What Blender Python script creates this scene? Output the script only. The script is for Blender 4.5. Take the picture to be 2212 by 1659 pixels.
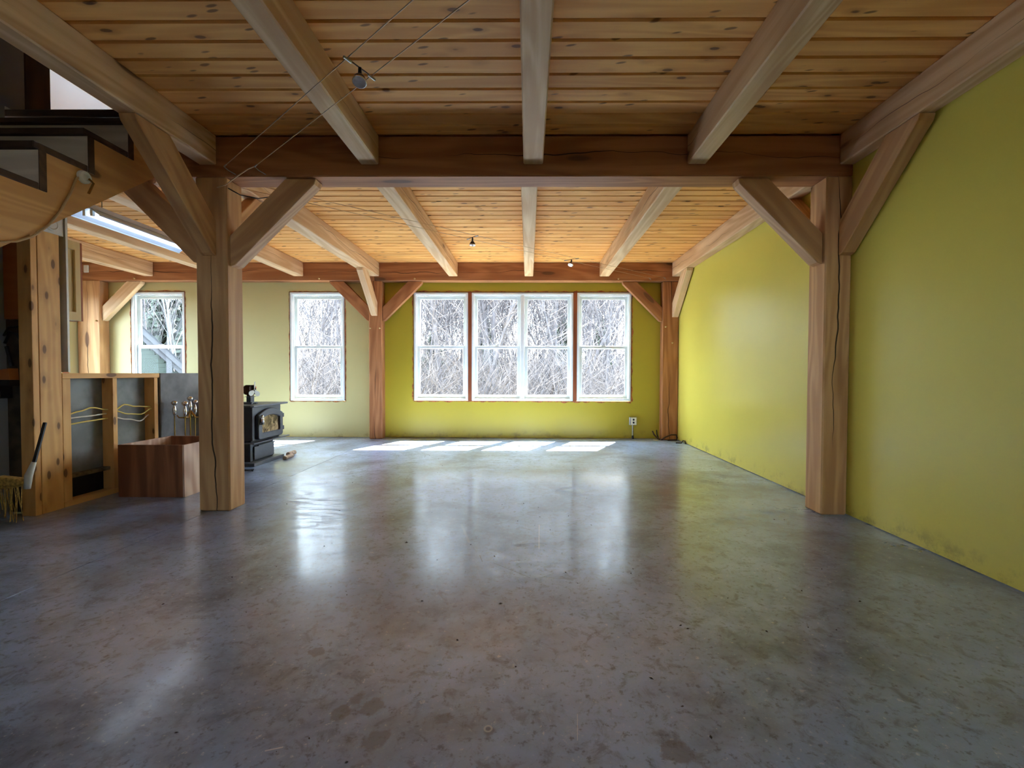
import bpy, bmesh, math, random
from mathutils import Vector, Matrix, noise as mnoise
random.seed(7)
S = bpy.context.scene
COL = S.collection
for o in list(bpy.data.objects):
    bpy.data.objects.remove(o)

# ------------------------------------------------------------------ camera
cam_d = bpy.data.cameras.new('camera')
cam = bpy.data.objects.new('camera', cam_d)
COL.objects.link(cam)
cam_d.sensor_fit = 'HORIZONTAL'
cam_d.sensor_width = 36.0
cam_d.lens = 36.0 * 949.97 / 2212.0
cam_d.shift_x = (1106.0 - 1132.43) / 2212.0
cam_d.clip_start = 0.05
cam_d.clip_end = 500
cam.matrix_world = (Matrix.Translation((0, 0, 0.95)) @ Matrix.Rotation(0.0097, 4, 'Z')
                    @ Matrix.Rotation(math.pi / 2 - 0.0230, 4, 'X') @ Matrix.Rotation(0.0032, 4, 'Z'))
S.camera = cam

# ------------------------------------------------------------------ sky, sun, exposure
EXPOSURE = 1.88
SKY = 6.6
SUN = 36.0
world = bpy.data.worlds.new('overcast_sky')
S.world = world
world.use_nodes = True
wn = world.node_tree.nodes
bg = wn['Background']
bg.inputs[0].default_value = (0.68, 0.84, 1.0, 1)
bg.inputs[1].default_value = SKY
sun_d = bpy.data.lights.new('sun', 'SUN')
sun_d.energy = SUN
sun_d.angle = 0.009
sun_d.color = (1.0, 0.97, 0.92)
sun = bpy.data.objects.new('sun', sun_d)
COL.objects.link(sun)
sun.location = (4, 12, 14)
sun.rotation_euler = Vector((-0.285, -0.57, -1.0)).to_track_quat('-Z', 'Y').to_euler()
vs = S.view_settings
S.display_settings.display_device = 'sRGB'
vs.view_transform = 'Standard'
vs.look = 'None'
vs.gamma = 1.0
vs.use_curve_mapping = False
vs.exposure = EXPOSURE
cy = S.cycles
cy.max_bounces = 14
cy.diffuse_bounces = 9
cy.glossy_bounces = 5
cy.transparent_max_bounces = 16
cy.caustics_reflective = False
cy.caustics_refractive = False
cy.sample_clamp_indirect = 8.0
cy.use_denoising = True


# ------------------------------------------------------------------ material helpers
def srgb(r, g, b):
    f = lambda c: (c / 255 / 12.92) if c / 255 <= 0.04045 else ((c / 255 + 0.055) / 1.055) ** 2.4
    return (f(r), f(g), f(b), 1.0)


class NT:
    def __init__(self, name):
        self.m = bpy.data.materials.new(name)
        self.m.use_nodes = True
        self.t = self.m.node_tree
        self.b = self.t.nodes['Principled BSDF']

    def n(self, kind, **kw):
        nd = self.t.nodes.new(kind)
        for k, v in kw.items():
            setattr(nd, k, v)
        return nd

    def link(self, a, b):
        self.t.links.new(a, b)

    def put(self, sock, v):
        if isinstance(v, bpy.types.NodeSocket):
            self.link(v, sock)
        elif v is not None:
            sock.default_value = v

    def math(self, op, a, b=None, c=None, clamp=False):
        nd = self.n('ShaderNodeMath', operation=op, use_clamp=clamp)
        self.put(nd.inputs[0], a)
        self.put(nd.inputs[1], b)
        self.put(nd.inputs[2], c)
        return nd.outputs[0]

    def vmath(self, op, a, b=None):
        nd = self.n('ShaderNodeVectorMath', operation=op)
        self.put(nd.inputs[0], a)
        self.put(nd.inputs[1], b)
        return nd.outputs[0]

    def coord(self, out='Object'):
        return self.n('ShaderNodeTexCoord').outputs[out]

    def sep(self, v):
        nd = self.n('ShaderNodeSeparateXYZ')
        self.put(nd.inputs[0], v)
        return nd.outputs

    def comb(self, x, y, z):
        nd = self.n('ShaderNodeCombineXYZ')
        for i, v in enumerate((x, y, z)):
            self.put(nd.inputs[i], v)
        return nd.outputs[0]

    def noise(self, v, scale, detail=4, rough=0.55, dist=0.0):
        nd = self.n('ShaderNodeTexNoise')
        self.put(nd.inputs['Vector'], v)
        nd.inputs['Scale'].default_value = scale
        nd.inputs['Detail'].default_value = detail
        nd.inputs['Roughness'].default_value = rough
        nd.inputs['Distortion'].default_value = dist
        return nd.outputs[0]

    def voro(self, v, scale):
        nd = self.n('ShaderNodeTexVoronoi')
        self.put(nd.inputs['Vector'], v)
        nd.inputs['Scale'].default_value = scale
        return nd.outputs['Distance']

    def step(self, v, lo, hi, a=0.0, b=1.0):
        nd = self.n('ShaderNodeMapRange', interpolation_type='SMOOTHSTEP')
        self.put(nd.inputs[0], v)
        for i, x in enumerate((lo, hi, a, b)):
            self.put(nd.inputs[i + 1], x)
        return nd.outputs[0]

    def mix(self, f, a, b):
        nd = self.n('ShaderNodeMix', data_type='RGBA')
        self.put(nd.inputs[0], f)
        self.put(nd.inputs[6], a)
        self.put(nd.inputs[7], b)
        return nd.outputs[2]

    def bump(self, h, strength, dist=0.002):
        nd = self.n('ShaderNodeBump')
        nd.inputs['Strength'].default_value = strength
        nd.inputs['Distance'].default_value = dist
        self.put(nd.inputs['Height'], h)
        self.link(nd.outputs[0], self.b.inputs['Normal'])

    def done(self, col=None, rough=0.5, metal=0.0, spec=0.5, coat=0.0):
        self.put(self.b.inputs['Base Color'], col)
        self.put(self.b.inputs['Roughness'], rough)
        self.b.inputs['Metallic'].default_value = metal
        self.b.inputs['Specular IOR Level'].default_value = spec
        if coat is not None: self.b.inputs['Coat Weight'].default_value = coat
        return self.m


def plain(name, col, rough=0.5, metal=0.0, spec=0.5, var=0.12, scale=6.0, bump=0.0):
    t = NT(name)
    n = t.noise(t.coord(), scale, 5)
    dk = tuple(c * (1 - var * 2) for c in col[:3]) + (1,)
    lt = tuple(min(1, c * (1 + var)) for c in col[:3]) + (1,)
    c = t.mix(t.step(n, 0.3, 0.7), dk, lt)
    if bump:
        t.bump(n, bump)
    return t.done(c, rough, metal, spec)


def wood(name, light, dark, axis='X', knot=0.10, kdens=(1.6, 4.5), check=0.0, streak=0.68, rough=0.55, grey=0.0, tint=0.10, small=False):
    t = NT(name)
    rnd = t.n('ShaderNodeObjectInfo').outputs['Random']
    x, y, z = t.sep(t.coord())[:3]
    if axis == 'Y':
        x, y, z = y, x, z
    elif axis == 'Z':
        x, y, z = z, y, x
    off = t.math('MULTIPLY', rnd, 57.0)
    xo = t.math('ADD', x, off)
    v = t.comb(xo, t.math('ADD', y, off), z)
    stretch = t.comb(t.math('MULTIPLY', xo, 0.9), t.math('MULTIPLY', t.math('ADD', y, off), 14.0), t.math('MULTIPLY', z, 14.0))
    n1 = t.noise(stretch, 1.0, 6, 0.6, 0.35)
    big = t.comb(t.math('MULTIPLY', xo, 0.35), t.math('MULTIPLY', t.math('ADD', y, off), 3.0), t.math('MULTIPLY', z, 3.0))
    n2 = t.noise(big, 1.0, 2, 0.5, 0.6)
    rings = t.math('SINE', t.math('MULTIPLY', n2, 60.0))
    g = t.math('ADD', t.math('MULTIPLY', n1, 0.75), t.math('MULTIPLY', rings, 0.10))
    f = t.step(g, 0.22, 0.62)
    f = t.math('ADD', t.math('MULTIPLY', f, streak), 1.0 - streak)
    c = t.mix(f, dark, light)
    # per piece tone
    tone = t.math('ADD', t.math('MULTIPLY', rnd, tint), 1.0 - tint * 0.5)
    hs = t.n('ShaderNodeHueSaturation')
    hs.inputs['Hue'].default_value = 0.5
    hs.inputs['Saturation'].default_value = 1.0
    t.put(hs.inputs['Value'], tone)
    t.put(hs.inputs['Color'], c)
    c = hs.outputs[0]
    if grey:
        gm = t.step(t.noise(v, 2.3, 3), 0.5, 0.75, 0.0, grey)
        c = t.mix(gm, c, (0.36, 0.30, 0.22, 1))
    if knot:
        kv = t.comb(t.math('MULTIPLY', xo, kdens[0]), t.math('MULTIPLY', t.math('ADD', y, off), kdens[1]), t.math('MULTIPLY', z, kdens[1]))
        kd = t.math('ADD', t.voro(kv, 1.0), t.math('MULTIPLY', t.math('SUBTRACT', n1, 0.5), 0.05))
        c = t.mix(t.step(kd, knot * 2.3, knot * 0.9, 0.0, 0.45), c, tuple(d * 0.75 for d in dark[:3]) + (1,))
        c = t.mix(t.step(kd, knot, knot * 0.65, 0.0, 0.78), c, (0.10, 0.04, 0.016, 1))
    if small:
        kv2 = t.comb(t.math('ADD', t.math('MULTIPLY', xo, 5.5), t.math('MULTIPLY', y, 9.0)), t.math('MULTIPLY', t.math('ADD', y, off), 14.0), t.math('MULTIPLY', z, 8.0))
        k2 = t.math('ADD', t.voro(kv2, 1.0), t.math('MULTIPLY', t.math('SUBTRACT', n1, 0.5), 0.10))
        c = t.mix(t.step(k2, 0.17, 0.10, 0.0, 0.75), c, (0.10, 0.04, 0.014, 1))
    if check:
        w = t.comb(t.math('MULTIPLY', xo, 1.3), 3.3, off)
        zc = t.math('MULTIPLY', t.math('SUBTRACT', t.noise(w, 1.0, 3, 0.6), 0.5), 0.16)
        zc = t.math('ADD', zc, t.math('MULTIPLY', t.math('SUBTRACT', t.noise(t.comb(t.math('MULTIPLY', xo, 9.0), 0.0, off), 1.0, 2), 0.5), 0.012))
        wid = t.step(t.noise(t.comb(t.math('MULTIPLY', xo, 0.9), 8.0, off), 1.0, 1), 0.40, 0.66, 0.0, 0.0042 * check)
        dd = t.math('ABSOLUTE', t.math('SUBTRACT', z, zc))
        ck = t.math('MULTIPLY', t.math('LESS_THAN', dd, wid), 0.93)
        c = t.mix(ck, c, (0.018, 0.008, 0.004, 1))
    t.bump(n1, 0.25, 0.002)
    return t.done(c, rough, 0.0, 0.25)


L_T, D_T = srgb(226, 194, 148), srgb(186, 138, 90)
W_TIMBER = wood('timber_fir', L_T, D_T, check=0.55, grey=0.15, kdens=(1.1, 4.0), knot=0.13)
W_POST = wood('timber_post', srgb(216, 170, 118), srgb(172, 122, 76), check=1.3, kdens=(1.0, 3.4), knot=0.13)
W_SHADED = wood('timber_shaded_frame', srgb(184, 126, 80), srgb(136, 82, 46), check=1.0, kdens=(0.9, 3.6), knot=0.12)  # timber tone darkened and reddened, shade on these members put into the colour
W_PLANK = wood('pine_board', srgb(238, 180, 102), srgb(206, 138, 68), kdens=(3.6, 9.0), knot=0.12, streak=0.7, rough=0.6, tint=0.2, small=True)
W_STUDZ = wood('stud_pine_vertical', srgb(232, 180, 110), srgb(204, 146, 82), axis='Z', kdens=(5.5, 14.0), knot=0.21)
W_STUDY = wood('stud_pine_along', srgb(232, 180, 110), srgb(204, 146, 82), axis='Y', kdens=(3.2, 8.0), knot=0.16)
W_STAIRY = wood('stair_board', srgb(230, 174, 108), srgb(202, 142, 80), axis='Y', kdens=(2.4, 5.0), knot=0.15)
W_TREAD = wood('stair_tread', srgb(96, 70, 50), srgb(62, 42, 30), axis='X', kdens=(1.5, 5.0), knot=0.1)
W_RISER = wood('stair_riser', srgb(232, 212, 188), srgb(200, 176, 150), axis='X', kdens=(1.5, 5.0), knot=0.1)
W_PLYR = wood('red_plywood', srgb(186, 110, 58), srgb(150, 82, 40), axis='X', kdens=(1.5, 1.5), knot=0.05, streak=0.3)
W_PLYB = wood('stained_plywood_box', srgb(158, 104, 72), srgb(92, 52, 36), axis='Z', kdens=(1.3, 1.3), knot=0.06, streak=0.75, rough=0.5)
W_PLYBY = wood('stained_plywood_box_side', srgb(214, 182, 158), srgb(158, 118, 96), axis='Z', kdens=(1.3, 1.3), knot=0.05, streak=0.75, rough=0.5)
W_MULL = wood('window_stud', srgb(150, 84, 48), srgb(110, 54, 28), axis='Z', knot=0.1)
W_CAB = wood('cabinet_maple', srgb(196, 168, 112), srgb(172, 142, 88), axis='Z', knot=0.03, streak=0.4)


def wall_paint(name, col, dirt, rough=0.38):
    t = NT(name)
    v = t.coord()
    n = t.noise(v, 0.9, 5, 0.6)
    c = t.mix(t.step(n, 0.35, 0.7, 0, 0.35), col, tuple(k * 0.86 for k in col[:3]) + (1,))
    # scuffs and specks
    sp = t.noise(v, 26.0, 3, 0.7)
    c = t.mix(t.step(sp, 0.74, 0.80, 0, 0.5), c, dirt)
    z = t.sep(v)[2]
    low = t.math('MULTIPLY', t.step(z, 0.16, 0.0), t.step(t.noise(v, 7.0, 5, 0.7), 0.48, 0.7))
    c = t.mix(t.math('MULTIPLY', low, 0.7), c, dirt)
    t.bump(t.noise(v, 60.0, 3), 0.06, 0.001)
    return t.done(c, rough, 0, 0.45)


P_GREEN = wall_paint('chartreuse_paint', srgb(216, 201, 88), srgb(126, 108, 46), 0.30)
P_GREEN_SHADE = wall_paint('chartreuse_paint_shaded', srgb(172, 153, 38), srgb(104, 84, 24), 0.42)  # same paint as the right wall, darkened to hold the backlit wall's shade
P_PALE = wall_paint('pale_sage_paint', srgb(198, 186, 126), srgb(140, 118, 70), 0.45)
P_WHITE = wall_paint('white_wall_paint', srgb(206, 214, 226), srgb(180, 184, 190), 0.5)
P_GREY = wall_paint('grey_primer', srgb(150, 150, 150), srgb(120, 118, 116), 0.6)


SCRATCHES = ((-0.253, 2.28, -0.23, 2.20, 0.004, srgb(60, 60, 64), 0.8), (-0.175, 2.19, 0.01, 2.03, 0.003, srgb(70, 70, 76), 0.7),
             (0.07, 2.75, 0.06, 2.37, 0.004, srgb(236, 236, 240), 0.6), (-0.66, 1.078, -0.62, 1.09, 0.003, srgb(226, 226, 226), 0.7),
             (0.14, 1.21, 0.13, 1.12, 0.0012, srgb(226, 226, 226), 0.7), (-0.42, 2.75, -0.33, 2.45, 0.010, srgb(196, 196, 200), 0.35))


def concrete():
    t = NT('polished_concrete')
    v = t.coord()
    x, y, z = t.sep(v)[:3]
    a = t.noise(v, 0.55, 6, 0.62, 0.5)
    b = t.noise(v, 2.6, 8, 0.68, 0.3)
    c3 = t.noise(v, 38.0, 5, 0.7)
    base = t.mix(t.step(a, 0.34, 0.68), srgb(134, 156, 194), srgb(172, 194, 232))
    sm = t.noise(t.vmath('ADD', v, (1.3, 7.2, 0)), 1.15, 7, 0.66, 0.4)
    base = t.mix(t.step(sm, 0.43, 0.68, 0, 0.8), base, srgb(68, 78, 94))
    base = t.mix(t.step(b, 0.46, 0.80, 0, 0.7), base, srgb(86, 94, 108))
    base = t.mix(t.step(b, 0.46, 0.16, 0, 0.35), base, srgb(206, 210, 216))
    mid = t.noise(v, 13.0, 7, 0.72, 0.6)
    base = t.mix(t.step(mid, 0.50, 0.66, 0, 0.55), base, srgb(78, 80, 86))
    base = t.mix(t.step(mid, 0.42, 0.25, 0, 0.28), base, srgb(222, 224, 226))
    base = t.mix(t.step(c3, 0.55, 0.66, 0, 0.65), base, srgb(70, 70, 74))
    base = t.mix(t.step(c3, 0.40, 0.30, 0, 0.55), base, srgb(226, 226, 226))
    s = t.noise(t.vmath('ADD', v, (5.3, 2.2, 0)), 0.9, 5, 0.65, 0.8)
    base = t.mix(t.step(s, 0.50, 0.75, 0, 0.5), base, srgb(132, 128, 124))
    # peeled sealer patches with ragged rims
    pn = t.noise(v, 9.0, 6, 0.65)
    pm = None
    for (px, py, r) in ((-0.50, 1.262, 0.020), (-0.435, 1.232, 0.030), (-0.53, 1.205, 0.018), (-0.40, 1.112, 0.030), (-0.375, 1.13, 0.012),
                        (-0.236, 1.191, 0.014), (-0.716, 1.467, 0.020), (-0.104, 1.15, 0.008), (0.38, 1.09, 0.035)):
        d = t.math('SQRT', t.math('ADD', t.math('POWER', t.math('SUBTRACT', x, px), 2.0), t.math('POWER', t.math('SUBTRACT', y, py), 2.0)))
        q = t.step(t.math('SUBTRACT', t.math('ADD', d, t.math('MULTIPLY', t.math('SUBTRACT', pn, 0.5), 0.13)), r), 0.006, -0.006)
        pm = q if pm is None else t.math('MAXIMUM', pm, q)
    base = t.mix(t.math('MULTIPLY', pm, 0.6), base, srgb(112, 100, 90))
    dr_ = t.math('SQRT', t.math('ADD', t.math('POWER', t.math('SUBTRACT', x, -0.105), 2.0), t.math('POWER', t.math('SUBTRACT', y, 1.155), 2.0)))
    ring = t.step(t.math('ABSOLUTE', t.math('SUBTRACT', dr_, 0.0095)), 0.0036, 0.0016)
    base = t.mix(t.math('MULTIPLY', ring, 0.6), base, srgb(206, 204, 198))
    for (ax, ay, bx, by, w, col, am) in SCRATCHES:
        L = math.hypot(bx - ax, by - ay)
        ux, uy = (bx - ax) / L, (by - ay) / L
        ex, ey = t.math('SUBTRACT', x, ax), t.math('SUBTRACT', y, ay)
        al = t.math('ADD', t.math('MULTIPLY', ex, ux), t.math('MULTIPLY', ey, uy))
        cr_ = t.math('ABSOLUTE', t.math('SUBTRACT', t.math('MULTIPLY', ex, uy), t.math('MULTIPLY', ey, ux)))
        mk = t.math('MULTIPLY', t.step(cr_, w, w * 0.4), t.math('LESS_THAN', t.math('ABSOLUTE', t.math('SUBTRACT', al, L / 2)), L / 2))
        base = t.mix(t.math('MULTIPLY', mk, am), base, col)
    # wear: duller patches where the sealer is scuffed
    sc = t.noise(t.comb(t.math('MULTIPLY', x, 5.0), t.math('MULTIPLY', y, 16.0), 0.0), 1.0, 6, 0.7, 0.8)
    dull = t.math('MULTIPLY', t.step(t.noise(v, 0.8, 4, 0.6), 0.45, 0.62), t.step(sc, 0.45, 0.6))
    r = t.math('ADD', t.step(a, 0.3, 0.7, 0.27, 0.38), t.math('MULTIPLY', dull, 0.12))
    r = t.math('ADD', r, t.math('MULTIPLY', pm, 0.25))
    t.put(t.b.inputs['Coat Weight'], t.math('SUBTRACT', 0.62, t.math('ADD', t.math('MULTIPLY', dull, 0.5), t.math('MULTIPLY', pm, 0.12))))
    # trowel undulation and pitting
    h = t.math('ADD', t.math('MULTIPLY', t.noise(v, 3.5, 3), 0.8), t.math('MULTIPLY', sc, 0.35))
    h = t.math('SUBTRACT', h, t.math('MULTIPLY', pm, 0.25))
    t.bump(h, 0.10, 0.004)
    t.b.inputs['Coat Roughness'].default_value = 0.13
    return t.done(base, r, 0, 0.9, None)


M_FLOOR = concrete()
M_WHITE = plain('white_vinyl', srgb(226, 230, 226), 0.35, var=0.03)
M_SASH = plain('white_sash_vinyl', srgb(214, 220, 216), 0.35, var=0.03)
M_FOAM = plain('orange_spray_foam', srgb(166, 92, 52), 0.9, var=0.3, scale=40, bump=0.8)
M_BLACK = plain('black_cast_iron', srgb(46, 46, 52), 0.45, 0.0, 0.5, var=0.1, scale=20)
M_BLACKTOP = plain('black_steel_plate', srgb(70, 70, 76), 0.4, 0.0, 0.6, var=0.1, scale=12)
M_RUBBER = plain('black_rubber', srgb(24, 23, 22), 0.6, var=0.1)
M_CHROME = plain('chrome', srgb(205, 200, 196), 0.16, 1.0, 0.5, var=0.03)
M_BRASS = plain('brass', srgb(178, 150, 96), 0.25, 1.0, 0.5, var=0.05)
M_STEEL = plain('galvanised_steel', srgb(170, 168, 160), 0.35, 0.8, var=0.08, scale=30)
M_BRONZE = plain('dark_bronze', srgb(70, 46, 34), 0.35, 0.6, var=0.1)
M_CABLEM = plain('cable_metal', srgb(206, 176, 134), 0.4, 0.3, var=0.05)
M_YWIRE = plain('yellow_cable_sheath', srgb(206, 182, 78), 0.45, var=0.06)
M_WWIRE = plain('white_cable_sheath', srgb(216, 210, 192), 0.45, var=0.06)
M_BEIGE = plain('beige_cord', srgb(190, 150, 96), 0.6, var=0.06)
M_CEMENT = plain('grey_cement_board', srgb(132, 134, 130), 0.75, var=0.16, scale=5, bump=0.15)
M_DRYG = plain('grey_drywall', srgb(122, 120, 118), 0.7, var=0.22, scale=3.2, bump=0.1)
M_DARKB = plain('dark_board', srgb(74, 62, 48), 0.8, var=0.3, scale=9, bump=0.3)
M_DIRT = plain('dusty_ledge', srgb(112, 98, 72), 0.9, var=0.25, scale=20, bump=0.4)
M_ALU = plain('lamp_reflector', srgb(176, 190, 208), 0.4, 0.0, var=0.02)
M_LAMPH = plain('lamp_housing', srgb(178, 168, 160), 0.5, var=0.04)
M_PLATE = plain('outlet_plastic', srgb(222, 216, 196), 0.4, var=0.04)
M_FANB = plain('fan_blade', srgb(176, 174, 156), 0.45, 0.0, var=0.03)
M_ORANGE = plain('orange_plastic', srgb(206, 92, 40), 0.4, var=0.05)
M_BROOM = plain('broom_straw', srgb(190, 150, 72), 0.8, var=0.25, scale=60, bump=0.5)
M_LOG = plain('split_log', srgb(176, 150, 128), 0.8, var=0.2, scale=22, bump=0.4)
M_DEBRIS = plain('floor_crumb', srgb(44, 36, 30), 0.8, var=0.3)
M_LITTER = plain('leaf_litter', srgb(64, 57, 52), 0.95, var=0.25, scale=1.5, bump=0.5)
M_BARK = plain('grey_bark', srgb(83, 79, 82), 0.9, var=0.22, scale=5, bump=0.4)
M_BIRCH = plain('birch_bark', srgb(100, 99, 98), 0.8, var=0.15, scale=9)
M_TWIG = plain('twig', srgb(94, 88, 88), 0.9, var=0.2, scale=2)
M_FIR = plain('evergreen_needles', srgb(80, 88, 76), 0.9, var=0.25, scale=4)
M_SIDING = plain('sage_siding', srgb(44, 54, 47), 0.8, var=0.05)
M_TRIMW = plain('white_house_trim', srgb(62, 63, 68), 0.7, var=0.04)
M_ROOF = plain('grey_shingle', srgb(34, 36, 42), 0.9, var=0.15, scale=8)


def glass_mat():
    t = NT('window_glass')
    tr = t.n('ShaderNodeBsdfTransparent')
    tr.inputs[0].default_value = (0.97, 0.985, 0.98, 1)
    gl = t.n('ShaderNodeBsdfGlossy')
    gl.inputs['Roughness'].default_value = 0.02
    mx = t.n('ShaderNodeMixShader')
    mx.inputs[0].default_value = 0.005
    t.link(tr.outputs[0], mx.inputs[1])
    t.link(gl.outputs[0], mx.inputs[2])
    t.link(mx.outputs[0], t.n('ShaderNodeOutputMaterial').inputs[0])
    out = [n for n in t.t.nodes if n.type == 'OUTPUT_MATERIAL']
    t.t.nodes.remove(out[0])
    t.t.nodes.remove(t.b)
    return t.m


M_GLASS = glass_mat()


def glow(name, col, strength):
    t = NT(name)
    t.b.inputs['Emission Color'].default_value = col
    t.b.inputs['Emission Strength'].default_value = strength
    return t.done((0.9, 0.9, 0.9, 1), 0.4)


M_TUBE = glow('fluorescent_tube', (0.82, 0.90, 1.0, 1), 1.5)


def ember_glass():
    t = NT('sooty_stove_glass')
    v = t.coord()
    n = t.noise(v, 9.0, 5, 0.6, 0.8)
    c = t.mix(t.step(n, 0.38, 0.62), srgb(60, 46, 36), srgb(168, 140, 104))
    return t.done(c, 0.15, 0, 0.6)


M_SOOT = ember_glass()


# ------------------------------------------------------------------ geometry helpers
def wloc(o):
    v = Vector((0, 0, 0))
    while o is not None:
        v += o.location
        o = o.parent
    return v


def tag(o, label=None, cat=None, group=None, kind=None):
    if label: o['label'] = label
    if cat: o['category'] = cat
    if group: o['group'] = group
    if kind: o['kind'] = kind
    return o


def thing(name, loc, label, cat, group=None, kind=None):
    o = bpy.data.objects.new(name, None)
    COL.objects.link(o)
    o.location = loc
    o.empty_display_size = 0.1
    return tag(o, label, cat, group, kind)


class MB:
    def __init__(self):
        self.v, self.f = [], []

    def add(self, verts, faces):
        k = len(self.v)
        self.v += [tuple(p) for p in verts]
        self.f += [tuple(i + k for i in q) for q in faces]
        return self

    def box(self, x0, x1, y0, y1, z0, z1):
        return self.add([(x0, y0, z0), (x1, y0, z0), (x1, y1, z0), (x0, y1, z0), (x0, y0, z1), (x1, y0, z1), (x1, y1, z1), (x0, y1, z1)],
                        [(0, 3, 2, 1), (4, 5, 6, 7), (0, 1, 5, 4), (1, 2, 6, 5), (2, 3, 7, 6), (3, 0, 4, 7)])

    def prism(self, poly, axis, a, b):
        """poly in the other two axes (cyclic order), extruded along axis from a to b"""
        def P(p, h):
            return {'x': (h, p[0], p[1]), 'y': (p[0], h, p[1]), 'z': (p[0], p[1], h)}[axis]
        n = len(poly)
        vs_ = [P(p, a) for p in poly] + [P(p, b) for p in poly]
        fs = [tuple(range(n - 1, -1, -1)), tuple(range(n, 2 * n))]
        fs += [(i, (i + 1) % n, n + (i + 1) % n, n + i) for i in range(n)]
        return self.add(vs_, fs)

    def ring(self, outer, inner, axis, a, b):
        """frame: outer and inner closed outlines with the same number of points"""
        def P(p, h):
            return {'x': (h, p[0], p[1]), 'y': (p[0], h, p[1]), 'z': (p[0], p[1], h)}[axis]
        n = len(outer)
        vs_ = [P(p, a) for p in outer] + [P(p, a) for p in inner] + [P(p, b) for p in outer] + [P(p, b) for p in inner]
        fs = []
        for i in range(n):
            j = (i + 1) % n
            fs += [(i, j, n + j, n + i), (2 * n + i, 3 * n + i, 3 * n + j, 2 * n + j), (i, 2 * n + i, 2 * n + j, j), (n + i, n + j, 3 * n + j, 3 * n + i)]
        return self.add(vs_, fs)

    def tube(self, pts, r, n=8, cap=True):
        pts = [Vector(p) for p in pts]
        rs = r if isinstance(r, (list, tuple)) else [r] * len(pts)
        rings = []
        up = Vector((0, 0, 1))
        for i, p in enumerate(pts):
            d = (pts[min(i + 1, len(pts) - 1)] - pts[max(i - 1, 0)]).normalized()
            a = d.cross(up)
            if a.length < 1e-3: a = d.cross(Vector((1, 0, 0)))
            a.normalize()
            b = a.cross(d)
            rings.append([p + (a * math.cos(2 * math.pi * k / n) + b * math.sin(2 * math.pi * k / n)) * rs[i] for k in range(n)])
        vs_ = [q for rg in rings for q in rg]
        fs = []
        for i in range(len(pts) - 1):
            for k in range(n):
                fs.append((i * n + k, i * n + (k + 1) % n, (i + 1) * n + (k + 1) % n, (i + 1) * n + k))
        if cap:
            fs += [tuple(range(n - 1, -1, -1)), tuple(range((len(pts) - 1) * n, len(pts) * n))]
        return self.add(vs_, fs)

    def lathe(self, prof, c, n=14, axis=(0, 0, 1)):
        """profile [(r, h)] turned about the axis through c"""
        ax = Vector(axis).normalized()
        a = ax.cross(Vector((1, 0, 0)) if abs(ax.x) < 0.9 else Vector((0, 1, 0))).normalized()
        b = ax.cross(a)
        c = Vector(c)
        vs_, fs = [], []
        for (r, h) in prof:
            for k in range(n):
                t = 2 * math.pi * k / n
                vs_.append(c + ax * h + (a * math.cos(t) + b * math.sin(t)) * max(r, 1e-4))
        for i in range(len(prof) - 1):
            for k in range(n):
                fs.append((i * n + k, i * n + (k + 1) % n, (i + 1) * n + (k + 1) % n, (i + 1) * n + k))
        fs += [tuple(range(n - 1, -1, -1)), tuple(range((len(prof) - 1) * n, len(prof) * n))]
        return self.add(vs_, fs)

    def build(self, name, mat, parent=None, bevel=0.0, smooth=False, origin=None):
        o_ = wloc(parent) if parent is not None else Vector(origin or (0, 0, 0))
        me = bpy.data.meshes.new(name)
        me.from_pydata([tuple(Vector(p) - o_) for p in self.v], [], self.f)
        bm = bmesh.new()
        bm.from_mesh(me)
        bmesh.ops.recalc_face_normals(bm, faces=bm.faces)
        if bevel:
            es = [e for e in bm.edges if len(e.link_faces) == 2 and e.calc_face_angle(0) > 0.5]
            bmesh.ops.bevel(bm, geom=es, offset=bevel, segments=1, affect='EDGES', clamp_overlap=True)
        bm.to_mesh(me)
        bm.free()
        if smooth:
            for p in me.polygons: p.use_smooth = True
        me.materials.append(mat)
        ob = bpy.data.objects.new(name, me)
        COL.objects.link(ob)
        if parent is not None:
            ob.parent = parent
        elif origin:
            ob.location = origin
        return ob


def child_of(o, parent):
    bpy.context.view_layer.update()
    o.parent = parent
    o.matrix_parent_inverse = parent.matrix_basis.inverted()


def frame_matrix(p, xd, zd):
    x = Vector(xd).normalized()
    z = (Vector(zd) - x * Vector(zd).dot(x)).normalized()
    y = z.cross(x)
    return Matrix(((x.x, y.x, z.x, p[0]), (x.y, y.y, z.y, p[1]), (x.z, y.z, z.z, p[2]), (0, 0, 0, 1)))


def timber(name, p0, p1, w, h, zd, mat, label=None, cat='beam', group=None, bevel=0.007):
    """squared timber from p0 to p1 (axis ends), local X along it, w across local Y, h across local Z"""
    p0, p1 = Vector(p0), Vector(p1)
    L = (p1 - p0).length
    mb = MB().box(0, L, -w / 2, w / 2, -h / 2, h / 2)
    o = mb.build(name, mat, bevel=bevel)
    o.matrix_world = frame_matrix(p0, p1 - p0, zd)
    return tag(o, label, cat, group)


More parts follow.
